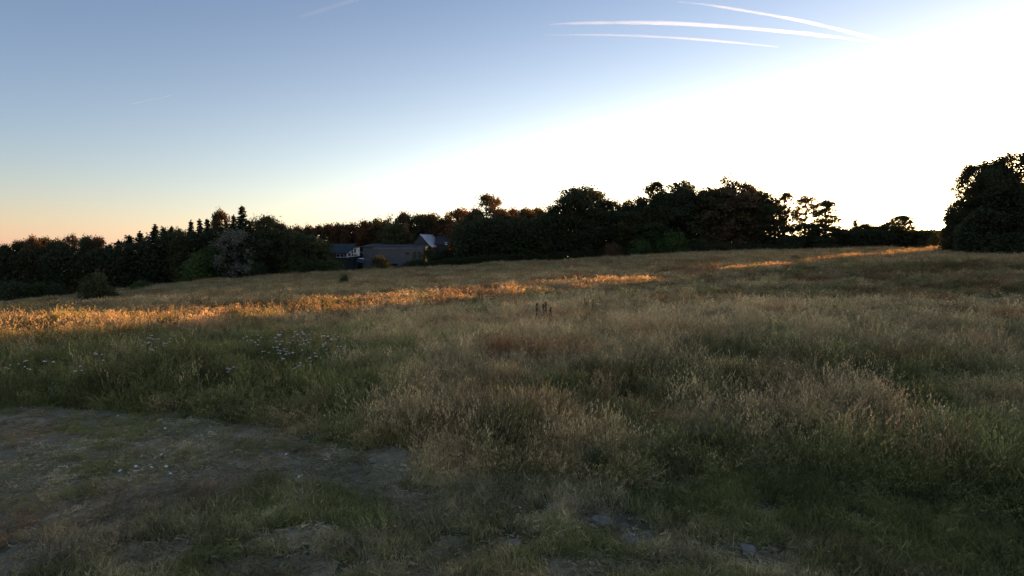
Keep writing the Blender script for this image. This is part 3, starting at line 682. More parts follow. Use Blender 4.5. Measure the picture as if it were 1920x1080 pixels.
# the wood goes on out of sight to the right: these stand round the corner and shade the near field
for i, (dx, H) in enumerate([(10, 17), (20, 20), (31, 21), (42, 22), (54, 22), (66, 23), (79, 22), (92, 22), (106, 21), (121, 22)]):
    X = P0[0]+7+dx*.62+3*math.sin(i*2.1); Y = P0[1]-2-dx*.95+2*math.cos(i*1.7)
    if X > .98*Y:
        tree_xy('dense', X+4, Y, H, 14, 'dark', 'dark tree of the wood beyond the right edge', 'trees of the wood beyond the right edge')
        tree_xy('dense', X+13, Y+3, H+2, 15, 'dark', 'dark tree of the wood beyond the right edge', 'trees of the wood beyond the right edge')
        tree_xy('shrub', X+2, Y+4, 7, 11, 'dark', 'dark bush under the wood beyond the right edge', 'bushes of the wood beyond the right edge', 'bush')

# undergrowth: the dark mass between the trees
rg = np.random.default_rng(5)
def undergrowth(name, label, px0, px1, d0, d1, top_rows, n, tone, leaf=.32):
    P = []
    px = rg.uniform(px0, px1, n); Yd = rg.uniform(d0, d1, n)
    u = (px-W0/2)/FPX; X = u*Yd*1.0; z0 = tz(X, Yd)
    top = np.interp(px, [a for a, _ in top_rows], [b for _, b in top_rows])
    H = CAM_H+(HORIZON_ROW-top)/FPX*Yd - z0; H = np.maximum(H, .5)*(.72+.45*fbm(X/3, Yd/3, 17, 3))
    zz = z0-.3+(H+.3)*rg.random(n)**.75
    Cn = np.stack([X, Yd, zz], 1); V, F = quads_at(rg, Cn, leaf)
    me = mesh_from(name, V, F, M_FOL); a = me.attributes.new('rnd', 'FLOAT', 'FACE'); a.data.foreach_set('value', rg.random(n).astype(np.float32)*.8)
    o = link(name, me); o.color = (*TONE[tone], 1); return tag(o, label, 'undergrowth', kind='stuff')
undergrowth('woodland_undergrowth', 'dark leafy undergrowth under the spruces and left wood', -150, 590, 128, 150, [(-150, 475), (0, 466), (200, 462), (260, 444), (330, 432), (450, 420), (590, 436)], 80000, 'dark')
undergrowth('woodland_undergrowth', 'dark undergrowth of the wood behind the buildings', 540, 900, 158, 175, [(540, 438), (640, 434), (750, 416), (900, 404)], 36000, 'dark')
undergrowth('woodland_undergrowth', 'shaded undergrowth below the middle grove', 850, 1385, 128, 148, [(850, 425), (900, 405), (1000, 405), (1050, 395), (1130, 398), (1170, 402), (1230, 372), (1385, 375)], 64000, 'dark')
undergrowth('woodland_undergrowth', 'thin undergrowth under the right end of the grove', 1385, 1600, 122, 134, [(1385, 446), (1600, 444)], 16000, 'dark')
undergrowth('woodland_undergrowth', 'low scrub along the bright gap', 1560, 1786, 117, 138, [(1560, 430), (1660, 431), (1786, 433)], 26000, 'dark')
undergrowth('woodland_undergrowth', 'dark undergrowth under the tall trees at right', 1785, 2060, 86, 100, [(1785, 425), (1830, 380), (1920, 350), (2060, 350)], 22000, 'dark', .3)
def shade_mass():  # leaf mass added out of view, stops sun leaking between the off-frame trees
    n = 26000; t = rg.random(n); X = P0[0]+10+t*62+rg.uniform(0, 9, n); Yd = P0[1]-6-t*118+rg.uniform(-4, 4, n); k = X > .97*Yd; X, Yd = X[k], Yd[k]
    z0 = tz(X, Yd); V, F = quads_at(rg, np.stack([X, Yd, z0+13*rg.random(len(X))**.8], 1), .6); me = mesh_from('woodland_undergrowth', V, F, M_FOL)
    a = me.attributes.new('rnd', 'FLOAT', 'FACE'); a.data.foreach_set('value', rg.random(len(X)).astype(np.float32)*.8); o = link('woodland_undergrowth', me); o.color = (*TONE['dark'], 1)
    tag(o, 'unseen dark leaf mass added beyond the right edge to block sunlight', 'undergrowth', kind='stuff')
shade_mass()
def hedge(name, label, x0, x1, row, Y, depth, n, tone):
    px = rg.uniform(x0, x1, n); Yd = Y+rg.uniform(0, depth, n); X = (px-W0/2)/FPX*Yd; z0 = tz(X, Yd); top = np.interp(px, [a for a, _ in row], [b for _, b in row])
    H = np.maximum(.4, CAM_H+(HORIZON_ROW-top)/FPX*Yd-z0)*(.85+.3*fbm(X/1.5, X*0, 19, 3)); V, F = quads_at(rg, np.stack([X, Yd, z0+H*rg.random(n)**.7], 1), .17)
    me = mesh_from(name, V, F, M_FOL); a = me.attributes.new('rnd', 'FLOAT', 'FACE'); a.data.foreach_set('value', rg.random(n).astype(np.float32))
    o = link(name, me); o.color = (*TONE[tone], 1); return tag(o, label, 'hedge')
hedge('hedge', 'low dark scrubby hedge at the foot of the right half of the grove', 1270, 1600, [(1270, 458), (1400, 459), (1600, 456)], 118, 2.5, 14000, 'dark')
hedge('hedge', 'long low dark hedge between the meadow and the grove', 795, 1260, [(800, 492), (860, 484), (900, 480), (1000, 476), (1130, 468), (1260, 462)], 127, 2.0, 22000, 'dark')

# ------------------------------------------------------------------ buildings
def box(V, F, x0, x1, y0, y1, z0, z1):
    b = len(V); V += [(x0, y0, z0), (x1, y0, z0), (x1, y1, z0), (x0, y1, z0), (x0, y0, z1), (x1, y0, z1), (x1, y1, z1), (x0, y1, z1)]
    F += [(b, b+3, b+2, b+1), (b+4, b+5, b+6, b+7), (b, b+1, b+5, b+4), (b+1, b+2, b+6, b+5), (b+2, b+3, b+7, b+6), (b+3, b, b+4, b+7)]
def bpart(name, parent, m, *boxes):
    V = []; F = []
    for b in boxes: box(V, F, *b)
    return link(name, mesh_from(name, np.array(V), F, m), parent)
def poly(name, parent, m, V, F): return link(name, mesh_from(name, np.array(V), F, m), parent)
M_TEAL = mat('dark_slate', m_plain((.025, .035, .038), (.045, .055, .058), 2, .9)); M_WHITE = mat('white_boards', m_plain((.78, .77, .72), (.88, .87, .83), 3, .7))
M_GREYB = mat('grey_brick', m_plain((.12, .108, .095), (.19, .17, .15), 1.2, .9)); M_GLASS = mat('window_glass', m_plain((.01, .012, .015), (.02, .022, .025), 1, .15))
M_ZINC = mat('pale_roofing', m_plain((.70, .69, .69), (.80, .79, .78), 1.5, .5)); M_DARKW = mat('dark_boards', m_plain((.045, .04, .035), (.085, .075, .065), 2, .85)); M_BLUE = mat('blue_canvas', m_plain((.02, .022, .045), (.035, .035, .065), 3, .9))
def gable_roof(name, parent, m, x0, x1, y0, y1, ze, zr, t=.22, ov=.4, along='x'):
    V = []; F = []
    if along == 'x':
        ym = (y0+y1)/2; prof = [(y0-ov, ze-ov*.3), (ym, zr), (y1+ov, ze-ov*.3), (y1+ov, ze-ov*.3+t), (ym, zr+t), (y0-ov, ze-ov*.3+t)]
        P = [[(x, a, b) for a, b in prof] for x in (x0-ov, x1+ov)]
    else:
        xm = (x0+x1)/2; prof = [(x0-ov, ze-ov*.3), (xm, zr), (x1+ov, ze-ov*.3), (x1+ov, ze-ov*.3+t), (xm, zr+t), (x0-ov, ze-ov*.3+t)]
        P = [[(a, y, b) for a, b in prof] for y in (y0-ov, y1+ov)]
    V = P[0]+P[1]; F = [(i, (i+1) % 6, 6+(i+1) % 6, 6+i) for i in range(6)]+[(0, 5, 4, 1), (1, 4, 3, 2), (7, 10, 11, 6), (8, 9, 10, 7)]
    return poly(name, parent, m, V, F)
def gable_walls(parent, m, x0, x1, y0, y1, z0, ze, zr, along='x'):
    if along == 'x':
        ym = (y0+y1)/2; V = [(x, y, z) for x in (x0, x1) for y, z in ((y0, z0), (y1, z0), (y1, ze), (ym, zr), (y0, ze))]
    else:
        xm = (x0+x1)/2; V = [(x, y, z) for y in (y0, y1) for x, z in ((x0, z0), (x1, z0), (x1, ze), (xm, zr), (x0, ze))]
    return poly('wall', parent, m, V, [(0, 1, 2, 3, 4), (9, 8, 7, 6, 5), (0, 5, 6, 1), (1, 6, 7, 2), (2, 7, 8, 3), (3, 8, 9, 4), (4, 9, 5, 0)])
def window(parent, x0, x1, y, z0, z1, fm=None):
    w = bpart('window', parent, M_GLASS, (x0, x1, y-.05, y+.1, z0, z1)); t = .09
    bpart('frame', w, fm or M_WHITE, (x0-t, x0-.004, y-.11, y+.05, z0-t, z1+t), (x1+.004, x1+t, y-.11, y+.05, z0-t, z1+t), (x0-.002, x1+.002, y-.11, y+.05, z1+.004, z1+t), (x0-.002, x1+.002, y-.11, y+.05, z0-t, z0-.004))
    return w
Yb = 140.
def lx(px, Y=Yb): return (px-W0/2)/FPX*Y
def lz(py, Y=Yb): return at(960, py, Y)[2]
# dark roofed house with the white framed gable
h = empty('dark_roofed_house', (0, 0, 0), label='low house with dark bluish roof and white framed gable end', cat='house')
X0, X1 = lx(602), lx(656); g0 = tz1((X0+X1)/2, Yb)-1
gable_walls(h, M_DARKW, X0, X1, Yb, Yb+9, g0, lz(475), lz(459))
gable_roof('roof', h, M_TEAL, X0, X1, Yb, Yb+9, lz(475), lz(458.5))
bpart('fascia', h, M_DARKW, (X0-.4, X1+.4, Yb-.52, Yb-.405, lz(476.5), lz(474.6)))
for a, b in ((632, 638), (639.5, 645), (646.5, 653)): window(h, lx(a), lx(b), Yb-.08, lz(481.5), lz(477.5))
bpart('white_panel', h, M_WHITE, (lx(631), lx(654.5), Yb-.06, Yb-.005, lz(483), lz(477)))
# gable end wing facing the camera
GX0, GX1 = lx(655.5), lx(681); gm = GX1-.2
ww = poly('gable_wing', h, M_WHITE, [(GX0, Yb-2.5, lz(482)), (gm-.4, Yb-2.5, lz(480)), (gm-.4, Yb-2.5, lz(464)), (gm-1.3, Yb-2.5, lz(464)), (GX0, Yb-2.5, lz(476)), (GX0, Yb-.6, lz(482)), (gm-.4, Yb-.6, lz(480)), (gm-.4, Yb-.6, lz(464)), (gm-1.3, Yb-.6, lz(464)), (GX0, Yb-.6, lz(476))],
          [(0, 1, 2, 3, 4), (9, 8, 7, 6, 5), (0, 5, 6, 1), (1, 6, 7, 2), (2, 7, 8, 3), (3, 8, 9, 4), (4, 9, 5, 0)])
for a, b, c, d in ((659, 663.5, 480, 474.5), (665, 668.5, 479.5, 470), (665, 668.5, 469, 466.8), (670, 673.5, 479.5, 475.5), (670, 673.5, 474.5, 466)):
    bpart('pane', ww, M_GLASS, (lx(a), lx(b), Yb-2.56, Yb-2.48, lz(c), lz(d)))
poly('gable_roof', h, M_DARKW, [(GX0-.3, Yb-3, lz(476.5)), (gm-1.2, Yb-3, lz(462.5)), (gm, Yb-3, lz(461)), (gm, Yb-3, lz(463.5)), (gm-1.2, Yb-3, lz(464.2)), (GX0-.3, Yb-3, lz(478)),
     (GX0-.3, Yb, lz(476.5)), (gm-1.2, Yb, lz(462.5)), (gm, Yb, lz(461)), (gm, Yb, lz(463.5)), (gm-1.2, Yb, lz(464.2)), (GX0-.3, Yb, lz(478))], [(0, 1, 4, 5), (1, 2, 3, 4), (11, 10, 7, 6), (10, 9, 8, 7), (0, 6, 7, 1), (1, 7, 8, 2), (2, 8, 9, 3), (3, 9, 10, 4), (4, 10, 11, 5), (5, 11, 6, 0)])
bpart('porch_roof', h, M_WHITE, (lx(671), lx(680), Yb-4.2, Yb-2.6, lz(476), lz(474.4)))
sh = empty('garden_awning', (0, 0, 0), label='dark blue awning with broken white edge below the white gable', cat='awning')
Ya = 134.
poly('canopy', sh, M_BLUE, [(lx(671, Ya), Ya, lz(484.5, Ya)), (lx(690, Ya), Ya, lz(488, Ya)), (lx(688, Ya), Ya-1.6, lz(494, Ya)), (lx(672, Ya), Ya-1.6, lz(491, Ya)), (lx(671, Ya), Ya, lz(483.8, Ya)), (lx(690, Ya), Ya, lz(487.3, Ya)), (lx(688, Ya), Ya-1.6, lz(493.3, Ya)), (lx(672, Ya), Ya-1.6, lz(490.3, Ya))],
     [(3, 2, 1, 0), (4, 5, 6, 7), (0, 1, 5, 4), (1, 2, 6, 5), (2, 3, 7, 6), (3, 0, 4, 7)])
bpart('white_edge', sh, M_WHITE, (lx(671, Ya), lx(682, Ya), Ya-.1, Ya+.1, lz(486, Ya), lz(484, Ya)), (lx(684, Ya), lx(689, Ya), Ya-.1, Ya+.1, lz(489, Ya), lz(487.2, Ya)))
for px in (672, 688): bpart('post', sh, M_DARKW, (lx(px, Ya), lx(px, Ya)+.1, Ya-1.6, Ya-1.5, tz1(lx(px, Ya), Ya-1.5)-.3, lz(491, Ya)))
# long grey brick building
b = empty('grey_brick_building', (0, 0, 0), label='long plain grey brick building with a nearly flat roof', cat='building')
Yg = 143.; X0, X1 = lx(681, Yg), lx(798, Yg); g0 = tz1((X0+X1)/2, Yg)-1.2
bpart('wall', b, M_GREYB, (X0, X1, Yg, Yg+11, g0, lz(463, Yg)))
poly('roof', b, M_DARKW, [(X0-.3, Yg-.3, lz(463.4, Yg)), (X1+.3, Yg-.3, lz(464, Yg)), (X1+.3, Yg+11.3, lz(463, Yg)), (X0-.3, Yg+11.3, lz(463, Yg)), (X0-.3, Yg-.3, lz(462, Yg)), (X1+.3, Yg-.3, lz(462.6, Yg)), (X1+.3, Yg+11.3, lz(457, Yg)), (X0-.3, Yg+11.3, lz(456, Yg))], [(3, 2, 1, 0), (4, 5, 6, 7), (0, 1, 5, 4), (1, 2, 6, 5), (2, 3, 7, 6), (3, 0, 4, 7)])
for a, c, d, e in ((762, 766.5, 477, 473.5), (775, 779.5, 483, 472.5), (785, 789.5, 481.5, 472.5), (712, 718, 488, 484), (714, 720, 497, 490), (730, 745, 497.5, 495)): window(b, lx(a, Yg), lx(c, Yg), Yg-.06, lz(d, Yg), lz(e, Yg), M_DARKW)
bpart('downpipe', b, M_DARKW, (lx(795, Yg), lx(796, Yg), Yg-.14, Yg-.01, g0, lz(464, Yg)))
bpart('string_course', b, M_ZINC, (lx(700, Yg), lx(795, Yg), Yg-.05, Yg-.004, lz(465.2, Yg), lz(464.6, Yg)))
# house with the pale slanting roof: ridge runs away from the camera, turned a little
r = empty('pale_roofed_house', (0, 0, 0), label='steep gabled house with a pale grey slanting roof behind the grey building', cat='house')
Yr = 150.
def rp(px, py, Y=Yr): return tuple(at(px, py, Y))
A, B_, C_, D_ = rp(789, 441, 150), rp(813, 441.5, 157), rp(823, 464, 155), rp(809, 464, 148.5); E_ = rp(770, 464, 150.5); F_ = rp(790, 464, 158)
low = lambda p: (p[0], p[1], g0-1)
poly('wall', r, M_DARKW, [A, E_, D_, low(E_), low(D_), B_, C_, F_, low(C_), low(F_)], [(0, 1, 2), (1, 3, 4, 2), (5, 6, 7), (6, 8, 9, 7), (2, 4, 8, 6), (7, 9, 3, 1)])
up = lambda p, k=.22: (p[0]+.12, p[1]-.12, p[2]+k)
poly('roof', r, M_ZINC, [A, B_, C_, D_, up(A), up(B_), up(C_), up(D_)], [(3, 2, 1, 0), (4, 7, 6, 5), (0, 1, 5, 4), (1, 2, 6, 5), (2, 3, 7, 6), (3, 0, 4, 7)])
poly('back_roof', r, M_TEAL, [A, B_, F_, E_, (A[0]-.15, A[1], A[2]+.2), (B_[0]-.15, B_[1], B_[2]+.2), (F_[0]-.15, F_[1], F_[2]+.2), (E_[0]-.15, E_[1], E_[2]+.2)], [(0, 1, 2, 3), (4, 7, 6, 5), (0, 4, 5, 1), (1, 5, 6, 2), (2, 6, 7, 3), (3, 7, 4, 0)])
bpart('verge_board', r, M_WHITE, (A[0]-.1, A[0]+.25, A[1]-.35, A[1]-.1, A[2]-.1, A[2]+.3))
q = empty('dark_barn', (0, 0, 0), label='dark roofed barn with a small white skylight right of the pale roof', cat='barn')
Yq = 153.; X0, X1 = lx(818, Yq), lx(842, Yq)
gable_walls(q, M_DARKW, X0, X1, Yq, Yq+8, g0, lz(458, Yq), lz(442, Yq)); gable_roof('roof', q, M_DARKW, X0, X1, Yq, Yq+8, lz(458, Yq), lz(441, Yq))
poly('skylight', q, M_WHITE, [(lx(835, Yq), Yq-.5, lz(459, Yq)), (lx(840, Yq), Yq-.5, lz(459.5, Yq)), (lx(839, Yq), Yq+.3, lz(455, Yq)), (lx(834.5, Yq), Yq+.3, lz(455, Yq)), (lx(835, Yq), Yq-.6, lz(458.6, Yq)), (lx(840, Yq), Yq-.6, lz(459, Yq)), (lx(839, Yq), Yq+.2, lz(454.6, Yq)), (lx(834.5, Yq), Yq+.2, lz(454.6, Yq))], [(3, 2, 1, 0), (4, 5, 6, 7), (0, 1, 5, 4), (1, 2, 6, 5), (2, 3, 7, 6), (3, 0, 4, 7)])

# ------------------------------------------------------------------ single plants of the meadow
M_STEM = mat('green_stem', m_plain((.05, .07, .025), (.09, .11, .04), 9)); M_PETAL = mat('white_umbel', m_plain((.72, .68, .56), (.85, .81, .68), 60)); M_DEAD = mat('dead_stalk', m_plain((.045, .028, .018), (.09, .055, .035), 12))
def umbel_plant(seed, H=.85, heads=3):
    rg_ = random.Random(seed); SV, SF, hs, LV_, LF_ = [], [], [], [], []
    limb(SV, SF, (0, 0, 0), (.02, 0, H*.6), .006, .004, 4)
    for k in range(heads):
        a = rg_.uniform(0, 6.28); rr = .03+.13*rg_.random(); p = (rr*math.cos(a), rr*math.sin(a), H*rg_.uniform(.82, 1.05)); limb(SV, SF, (.02, 0, H*.6), p, .004, .003, 3); hs.append(p)
        V, F = [], []; R_ = rg_.uniform(.025, .05)
        for j in range(26):
            t = rg_.uniform(0, 6.28); q_ = R_*math.sqrt(rg_.random()); cx, cy, cz = p[0]+q_*math.cos(t), p[1]+q_*math.sin(t), p[2]+.02-.012*(q_/R_)**2+rg_.uniform(-.004, .004); s = .0075
            n = len(V); V += [(cx-s, cy-s, cz), (cx+s, cy-s, cz), (cx+s, cy+s, cz), (cx-s, cy+s, cz), (cx, cy, cz+s), (cx, cy, cz-s*.8)]
            F += [(n, n+1, n+4), (n+1, n+2, n+4), (n+2, n+3, n+4), (n+3, n, n+4), (n+1, n, n+5), (n+2, n+1, n+5), (n+3, n+2, n+5), (n, n+3, n+5)]
            limb(SV, SF, p, (cx, cy, cz-.005), .0015, .001, 3)
        LV_.append(V); LF_.append(F)
    for k in range(7):
        a = rg_.uniform(0, 6.28); z = H*rg_.uniform(.05, .6); L = rg_.uniform(.08, .16); n = len(SV); c, s = math.cos(a), math.sin(a)
        SV += [(0, 0, z), (c*L*.5-s*.02, s*L*.5+c*.02, z+.03), (c*L, s*L, z+.01), (c*L*.5+s*.02, s*L*.5-c*.02, z+.03)]; SF.append((n, n+1, n+2, n+3))
    return mesh_from('stem', np.array(SV), SF, M_STEM), [mesh_from('flower_head', np.array(V), F, M_PETAL) for V, F in zip(LV_, LF_)]
UP = [umbel_plant(i, .85+.06*(i % 3), 2+i % 3) for i in range(6)]
def flower(px, py, label, group, k):
    X, Y = ground_at(px, py+58)
    o = empty('white_wildflower', (X, Y, tz1(X, Y)), k*1.7, label, 'wildflower', group); sz = (.62 if group is None else .72)*(1+.3*math.sin(k*5.1)); o.scale = (sz, sz, 1.0+.25*math.sin(k*2.3))
    s, hs = UP[k % 6]; link('stem', s, o)
    for hm_ in hs: link('flower_head', hm_, o)
cl1 = [(485, 645), (490, 652), (500, 660), (515, 664), (520, 648), (528, 655), (534, 633), (545, 640), (553, 632), (560, 630), (572, 634), (577, 641), (565, 646), (540, 650), (532, 660), (550, 667), (563, 686), (575, 684), (587, 682), (590, 676), (613, 676), (548, 684), (530, 693), (612, 674)]
own = {min(cl1): 'leftmost white umbel wildflower of the dense patch', max(cl1): 'rightmost low white umbel wildflower of the dense patch', min(cl1, key=lambda q: q[1]): 'topmost white umbel wildflower of the dense patch', max(cl1, key=lambda q: q[1]): 'lowest white umbel wildflower of the dense patch'}
for k, q in enumerate(cl1): flower(*q, own.get(q, 'white umbel wildflower inside the dense patch left of centre'), 'white wildflowers in the dense patch', k)
cl2 = [(278, 640), (289, 642), (314, 638), (327, 650), (290, 658), (274, 653)]
for k, (a, b_) in enumerate(cl2): flower(a, b_, 'white umbel wildflower in the small patch left of the dense one', 'white wildflowers in the small left patch', k+3)
for k, (a, b_, l) in enumerate([(634, 650, 'white umbel wildflower just right of the dense patch'), (650, 652, 'rightmost white umbel wildflower beside the dense patch'), (635, 661, 'lower white umbel wildflower right of the dense patch'), (466, 646, 'white umbel wildflower just left of the dense patch'), (434, 698, 'lone white umbel wildflower between the two patches'), (457, 657, 'white umbel wildflower in the gap before the dense patch'),
      (18, 700, 'white umbel wildflower nearest the left edge'), (45, 699, 'white umbel wildflower second from the left edge'), (98, 706, 'white umbel wildflower low in the green grass at left'), (155, 693, 'white umbel wildflower in the green grass under the small patch'), (190, 692, 'white umbel wildflower below the small patch on its left'), (55, 722, 'lowest white umbel wildflower near the left edge'), (62, 643, 'high lone white umbel wildflower near the left edge')]):
    flower(a, b_, l, None, k+1)
def stalk_mesh(seed, H):
    rg_ = random.Random(seed); V, F = [], []; top = (rg_.uniform(-.06, .06), rg_.uniform(-.06, .06), H); limb(V, F, (0, 0, 0), top, .012, .007, 5)
    HV, HF = [], []
    for k in range(34):
        t = rg_.uniform(.45, 1); a = rg_.uniform(0, 6.28); r_ = rg_.uniform(.01, .05); c = (top[0]*t+math.cos(a)*r_, top[1]*t+math.sin(a)*r_, H*t); s = rg_.uniform(.012, .025); n = len(HV)
        HV += [(c[0]-s, c[1], c[2]), (c[0], c[1]-s, c[2]), (c[0]+s, c[1], c[2]), (c[0], c[1]+s, c[2]), (c[0], c[1], c[2]+s*1.8), (c[0], c[1], c[2]-s)]
        HF += [(n, n+1, n+4), (n+1, n+2, n+4), (n+2, n+3, n+4), (n+3, n, n+4), (n+1, n, n+5), (n+2, n+1, n+5), (n+3, n+2, n+5), (n, n+3, n+5)]
    return mesh_from('stem', np.array(V), F, M_DEAD), mesh_from('seed_head', np.array(HV), HF, M_DEAD)
for k, (a, b_, t, lab) in enumerate([(1005, 607, 572, 'leftmost dark dead dock stalk of the group near the middle'), (1021, 607, 574, 'left one of three close dark dock stalks near the middle'), (1026, 606, 569, 'tallest of three close dark dock stalks near the middle'), (1031, 604, 580, 'short right one of three close dock stalks near the middle'),
      (1097, 586, 564, 'dark dead dock stalk standing right of the main group'), (1110, 592, 566, 'thin brown dock stalk at the right end of the group'), (1099, 537, 523, 'small dark stalk standing in the sunlit band')]):
    X, Y = ground_at(a, b_+8); H = (b_-t+12)/FPX*Y*1.0; o = empty('dock_stalk', (X, Y, tz1(X, Y)), k, lab, 'dead plant', 'dead dock stalks'); s, hd = stalk_mesh(k, H); link('stem', s, o); link('seed_head', hd, o); o.scale = (.9, .9, 1)
for px, py, top, w, kind, tone, lab in ((1033, 541, 526, 24, 'shrub', 'olive', 'small dark bush in the sunlit band near the middle'), (1203, 527, 516, 22, 'shrub', 'brown', 'small brown bush at the bright part of the sunlit band'), (645, 536, 514, 22, 'shrub', 'green', 'small leafy sapling in the brown far grass'), (880, 499, 488, 12, 'shrub', 'dark', 'tiny dark sapling at the far rim of the meadow'), (1490, 492, 480, 20, 'shrub', 'brown', 'low brown clump in the sunlit band at right')):
    X, Y = ground_at(px, py); H = (py-top)/FPX*Y+.3; tree_xy(kind, X, Y, H, w/FPX*Y, tone, lab, None, 'bush')
fb = empty('fallen_branch', (0, 0, 0), label='fallen branch leaning out of the sunlit grass', cat='branch'); X, Y = ground_at(1215, 524); V, F = [], []; z = tz1(X, Y)
limb(V, F, (X-.4, Y, z+.1), (X+1.6, Y+.2, z+1.0), .06, .025, 6); limb(V, F, (X+.5, Y+.1, z+.5), (X+.9, Y, z+1.0), .03, .012, 4); link('bough', mesh_from('bough', np.array(V), F, M_DEAD), fb)
# one tall green tussock at the edge of the short grass
X, Y = ground_at(1118, 893); tuss = tag(link('grass_tussock', proto('tussock', [blades(random.Random(3), 420, .16, .28, .66, .008, .55, 3)], mat('tussock_green', m_plain((.06, .085, .025), (.14, .15, .05), 14)))), 'tall bright green tussock at the edge of the short grass', 'grass tussock'); tuss.location = (X, Y, tz1(X, Y)-.02)
X, Y = ground_at(1310, 850); tuss = tag(link('grass_tussock', proto('tussock', [blades(random.Random(5), 420, .22, .25, .55, .008, .6, 3, .5)], mat('tussock_dry', m_plain((.24, .17, .09), (.36, .27, .14), 14)))), 'pale buff dry tussock right of the green one', 'grass tussock'); tuss.location = (X, Y, tz1(X, Y)-.02)
# flat stones in the short grass
M_STONE = mat('pale_stone', m_plain((.20, .165, .12), (.30, .25, .19), 7, .9, .5))
def stone(px, py, wa, wb, h_, lab, k):
    bm = bmesh.new(); bmesh.ops.create_icosphere(bm, subdivisions=3, radius=1)
    for v in bm.verts:
        n_ = 1+.30*(float(fbm(v.co.x*1.4+k*3, v.co.y*1.4+v.co.z, k, 3))-.5)*2; v.co = (v.co.x*wa*n_, v.co.y*wb*n_, max(-1, min(v.co.z, .4+.15*math.sin(v.co.x*3+k)))*h_*n_)
    me = bpy.data.meshes.new('stone'); bm.to_mesh(me); bm.free(); me.materials.append(M_STONE); me.polygons.foreach_set('use_smooth', np.ones(len(me.polygons), bool))
    X, Y = ground_at(px, py); o = tag(link('stone', me), lab, 'stone'); o.location = (X, Y, tz1(X, Y)+h_*.15); o.rotation_euler = (.06, .04, k)
for k, a in enumerate([(1182, 1016, .13, .10, .06, 'palest flat stone in the short grass at bottom centre'), (1402, 1036, .10, .09, .05, 'flat stone in the grass right of the palest one'), (1128, 978, .15, .12, .05, 'dull flat stone just above the palest one'), (960, 1022, .11, .09, .05, 'flat stone left of the palest one'), (700, 867, .055, .05, .04, 'small pale stone on the bare soil near its right end'),
      (1035, 950, .06, .05, .035, 'small stone at the edge of the short grass'), (603, 826, .045, .04, .04, 'small stone at the upper edge of the bare soil')]): stone(*a, k)
# crumbs of soil and dry litter on the bare ground
def crumb(seed):
    bm = bmesh.new(); bmesh.ops.create_icosphere(bm, subdivisions=1, radius=.03); r_ = random.Random(seed)
    for v in bm.verts: v.co = v.co*r_.uniform(.6, 1.25); v.co.z *= .6
    me = bpy.data.meshes.new('crumb'); bm.to_mesh(me); bm.free(); me.materials.append(M_DIRT); return me
def litter(seed):
    r_ = random.Random(seed); V, F, R = [], [], []
    for _ in range(16):
        a = r_.uniform(0, 6.28); L = r_.uniform(.03, .12); x0, y0 = r_.uniform(-.12, .12), r_.uniform(-.12, .12); c, q = math.cos(a), math.sin(a); n = len(V); w = .0035; z = r_.uniform(.004, .02); rr = r_.random()*.4
        V += [(x0-q*w, y0+c*w, z), (x0+q*w, y0-c*w, z), (x0+c*L+q*w, y0+q*L-c*w, z+r_.uniform(-.003, .03)), (x0+c*L-q*w, y0+q*L+c*w, z+.006)]; F += [(n, n+1, n+2), (n, n+2, n+3)]; R += [rr, rr]
    return np.array(V), np.array(F), np.array(R)
x, y = wedge(30000, 3.5, 17, .6, 60); k = dirt_val(x, y) & (nr.random(len(x)) < .15+1.5*(fbm(x*1.5, y*1.5, 95, 3)-.3)); x, y = x[k], y[k]
put('soil_crumbs', 'crumbs and clods lying on the bare soil', 'soil', [crumb(i) for i in range(4)], x, y, .15, 1.0, .3)
x, y = wedge(9000, 3.5, 17, .6, 60); k = ~tallness(x, y); x, y = x[k], y[k]
put('dry_litter', 'dry stalks and litter strewn over the trodden ground', 'litter', [proto('litter', [litter(i)], M_SHORT) for i in range(4)], x, y, .7, 1.3, .06, -.4)
# small daisies on the bare soil
DH = []
for k in range(3):
    V, F = [], []; rg_ = random.Random(k); limb(V, F, (0, 0, 0), (.01, 0, .06), .002, .0015, 3); stem = mesh_from('stem', np.array(V), F, M_STEM); V, F = [], []
    for j in range(9):
        a = j/9*6.283; n = len(V); c, s = math.cos(a), math.sin(a); V += [(.01, 0, .06), (.01+c*.016-s*.006, s*.016+c*.006, .064), (.01+c*.03, s*.03, .06), (.01+c*.016+s*.006, s*.016-c*.006, .064)]; F.append((n, n+1, n+2, n+3))
    DH.append((stem, mesh_from('petals', np.array(V), F, M_PETAL)))
for k, (a, b_) in enumerate([(227, 891), (252, 882), (280, 887), (284, 891), (283, 882), (294, 867), (305, 861), (310, 882), (315, 897), (330, 908), (41, 770), (39, 889), (224, 785), (309, 809), (428, 925), (430, 858), (416, 861), (442, 837), (540, 860), (560, 900)]):
    X, Y = ground_at(a, b_); o = empty('daisy', (X, Y, tz1(X, Y)+.01), k, 'tiny white daisy on the bare soil at left', 'daisy', 'daisies on the bare soil'); o.rotation_euler = (.5, 0, k); st, pt = DH[k % 3]; link('stem', st, o); link('petals', pt, o)

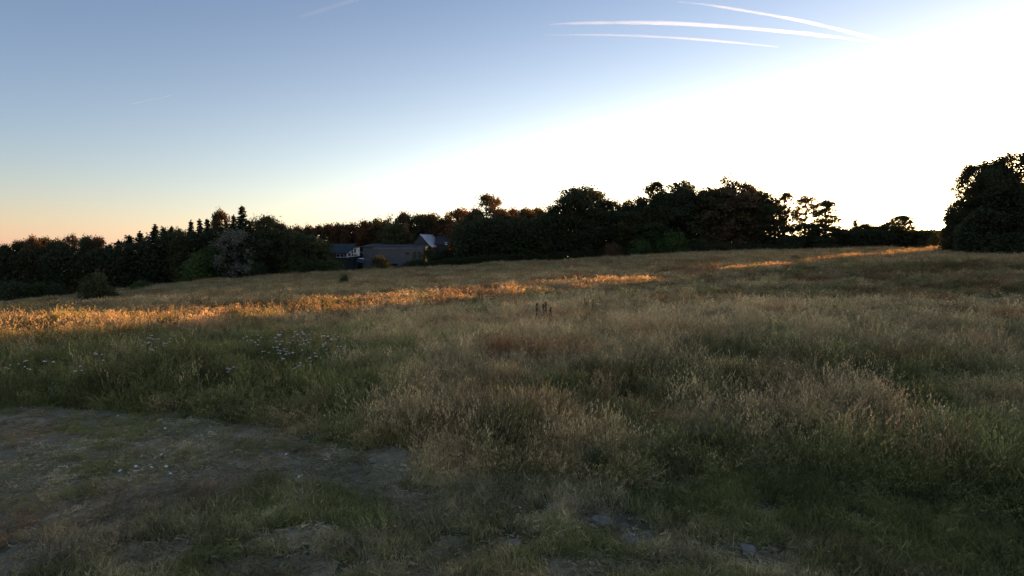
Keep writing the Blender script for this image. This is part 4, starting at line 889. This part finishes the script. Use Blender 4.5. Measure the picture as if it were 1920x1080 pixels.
# ------------------------------------------------------------------ contrails: long round plumes of ice cloud, thin volume
def m_trail(density):
    def f(nt, out):
        v = N(nt, 'ShaderNodeVolumePrincipled'); v.inputs['Color'].default_value = (1, 1, 1, 1); v.inputs['Density'].default_value = density; v.inputs['Anisotropy'].default_value = .6
        nt.links.new(v.outputs[0], out.inputs['Volume'])
    return f
def contrail(pts, rpx, dens, label):
    alt = 5000.; P = []; R = []
    pts = np.array(pts, float); t = np.linspace(0, len(pts)-1, 50); 
    px = np.interp(t, range(len(pts)), pts[:, 0]); py = np.interp(t, range(len(pts)), pts[:, 1])
    for _ in range(14): px[1:-1] = (px[:-2]+2*px[1:-1]+px[2:])/4; py[1:-1] = (py[:-2]+2*py[1:-1]+py[2:])/4
    rr = np.interp(t, range(len(pts)), rpx)*.85*(.75+.5*fbm(t*2.3+rpx[1]*9, t*0, 3, 3))
    for a, b_, q_ in zip(px, py, rr):
        d = ray(a, b_); s = alt/d[2]; p = d*s; P.append(p+np.array([0, 0, CAM_H])); R.append(q_/FPX*s)
    V, F = [], []; K = 8
    for i, p in enumerate(P):
        d = P[min(i+1, len(P)-1)]-P[max(i-1, 0)]; d /= np.linalg.norm(d); a = np.cross(d, [0, 0, 1]); a /= np.linalg.norm(a); b_ = np.cross(a, d)
        for k in range(K):
            th = 2*math.pi*k/K; V.append(p+(a*math.cos(th)+b_*math.sin(th))*R[i])
        if i:
            for k in range(K): F.append(((i-1)*K+k, (i-1)*K+(k+1) % K, i*K+(k+1) % K, i*K+k))
    F.append(tuple(range(K))[::-1]); F.append(tuple(len(V)-K+k for k in range(K)))
    me = mesh_from('contrail', np.array(V), F, mat('ice_cloud', m_trail(dens))); bm = bmesh.new(); bm.from_mesh(me)
    bmesh.ops.recalc_face_normals(bm, faces=bm.faces); bm.to_mesh(me); bm.free()
    tag(link('contrail', me), label, 'contrail', 'contrails')
contrail([(1030, 46), (1080, 43), (1180, 42), (1280, 44), (1380, 51), (1480, 60), (1560, 68), (1640, 80)], [1.5, 3, 4, 4, 4, 4, 3.5, 1.5], .0009, 'broad upper curved contrail right of the top centre')
contrail([(1020, 66), (1100, 65), (1200, 67), (1300, 73), (1380, 80), (1460, 88)], [1, 2, 2.2, 2.6, 2.5, 1], .0009, 'thin lower curved contrail beneath the broad one')
contrail([(1270, 3), (1330, 9), (1420, 24), (1500, 38), (1580, 57), (1650, 74), (1700, 88)], [1, 2.5, 3, 3.5, 3.5, 3, 1.2], .0009, 'straight contrail slanting down from the top at right')
contrail([(560, 32), (600, 20), (650, 4), (690, -8)], [3, 5, 6, 5], .00013, 'faint wide contrail at the top left of centre')
contrail([(248, 195), (280, 188), (320, 179)], [1, 1.4, 1], .0005, 'short faint contrail in the blue sky at left')
contrail([(1882, 50), (1900, 62), (1935, 85)], [1.5, 3, 4], .0005, 'faint contrail in the top right corner')
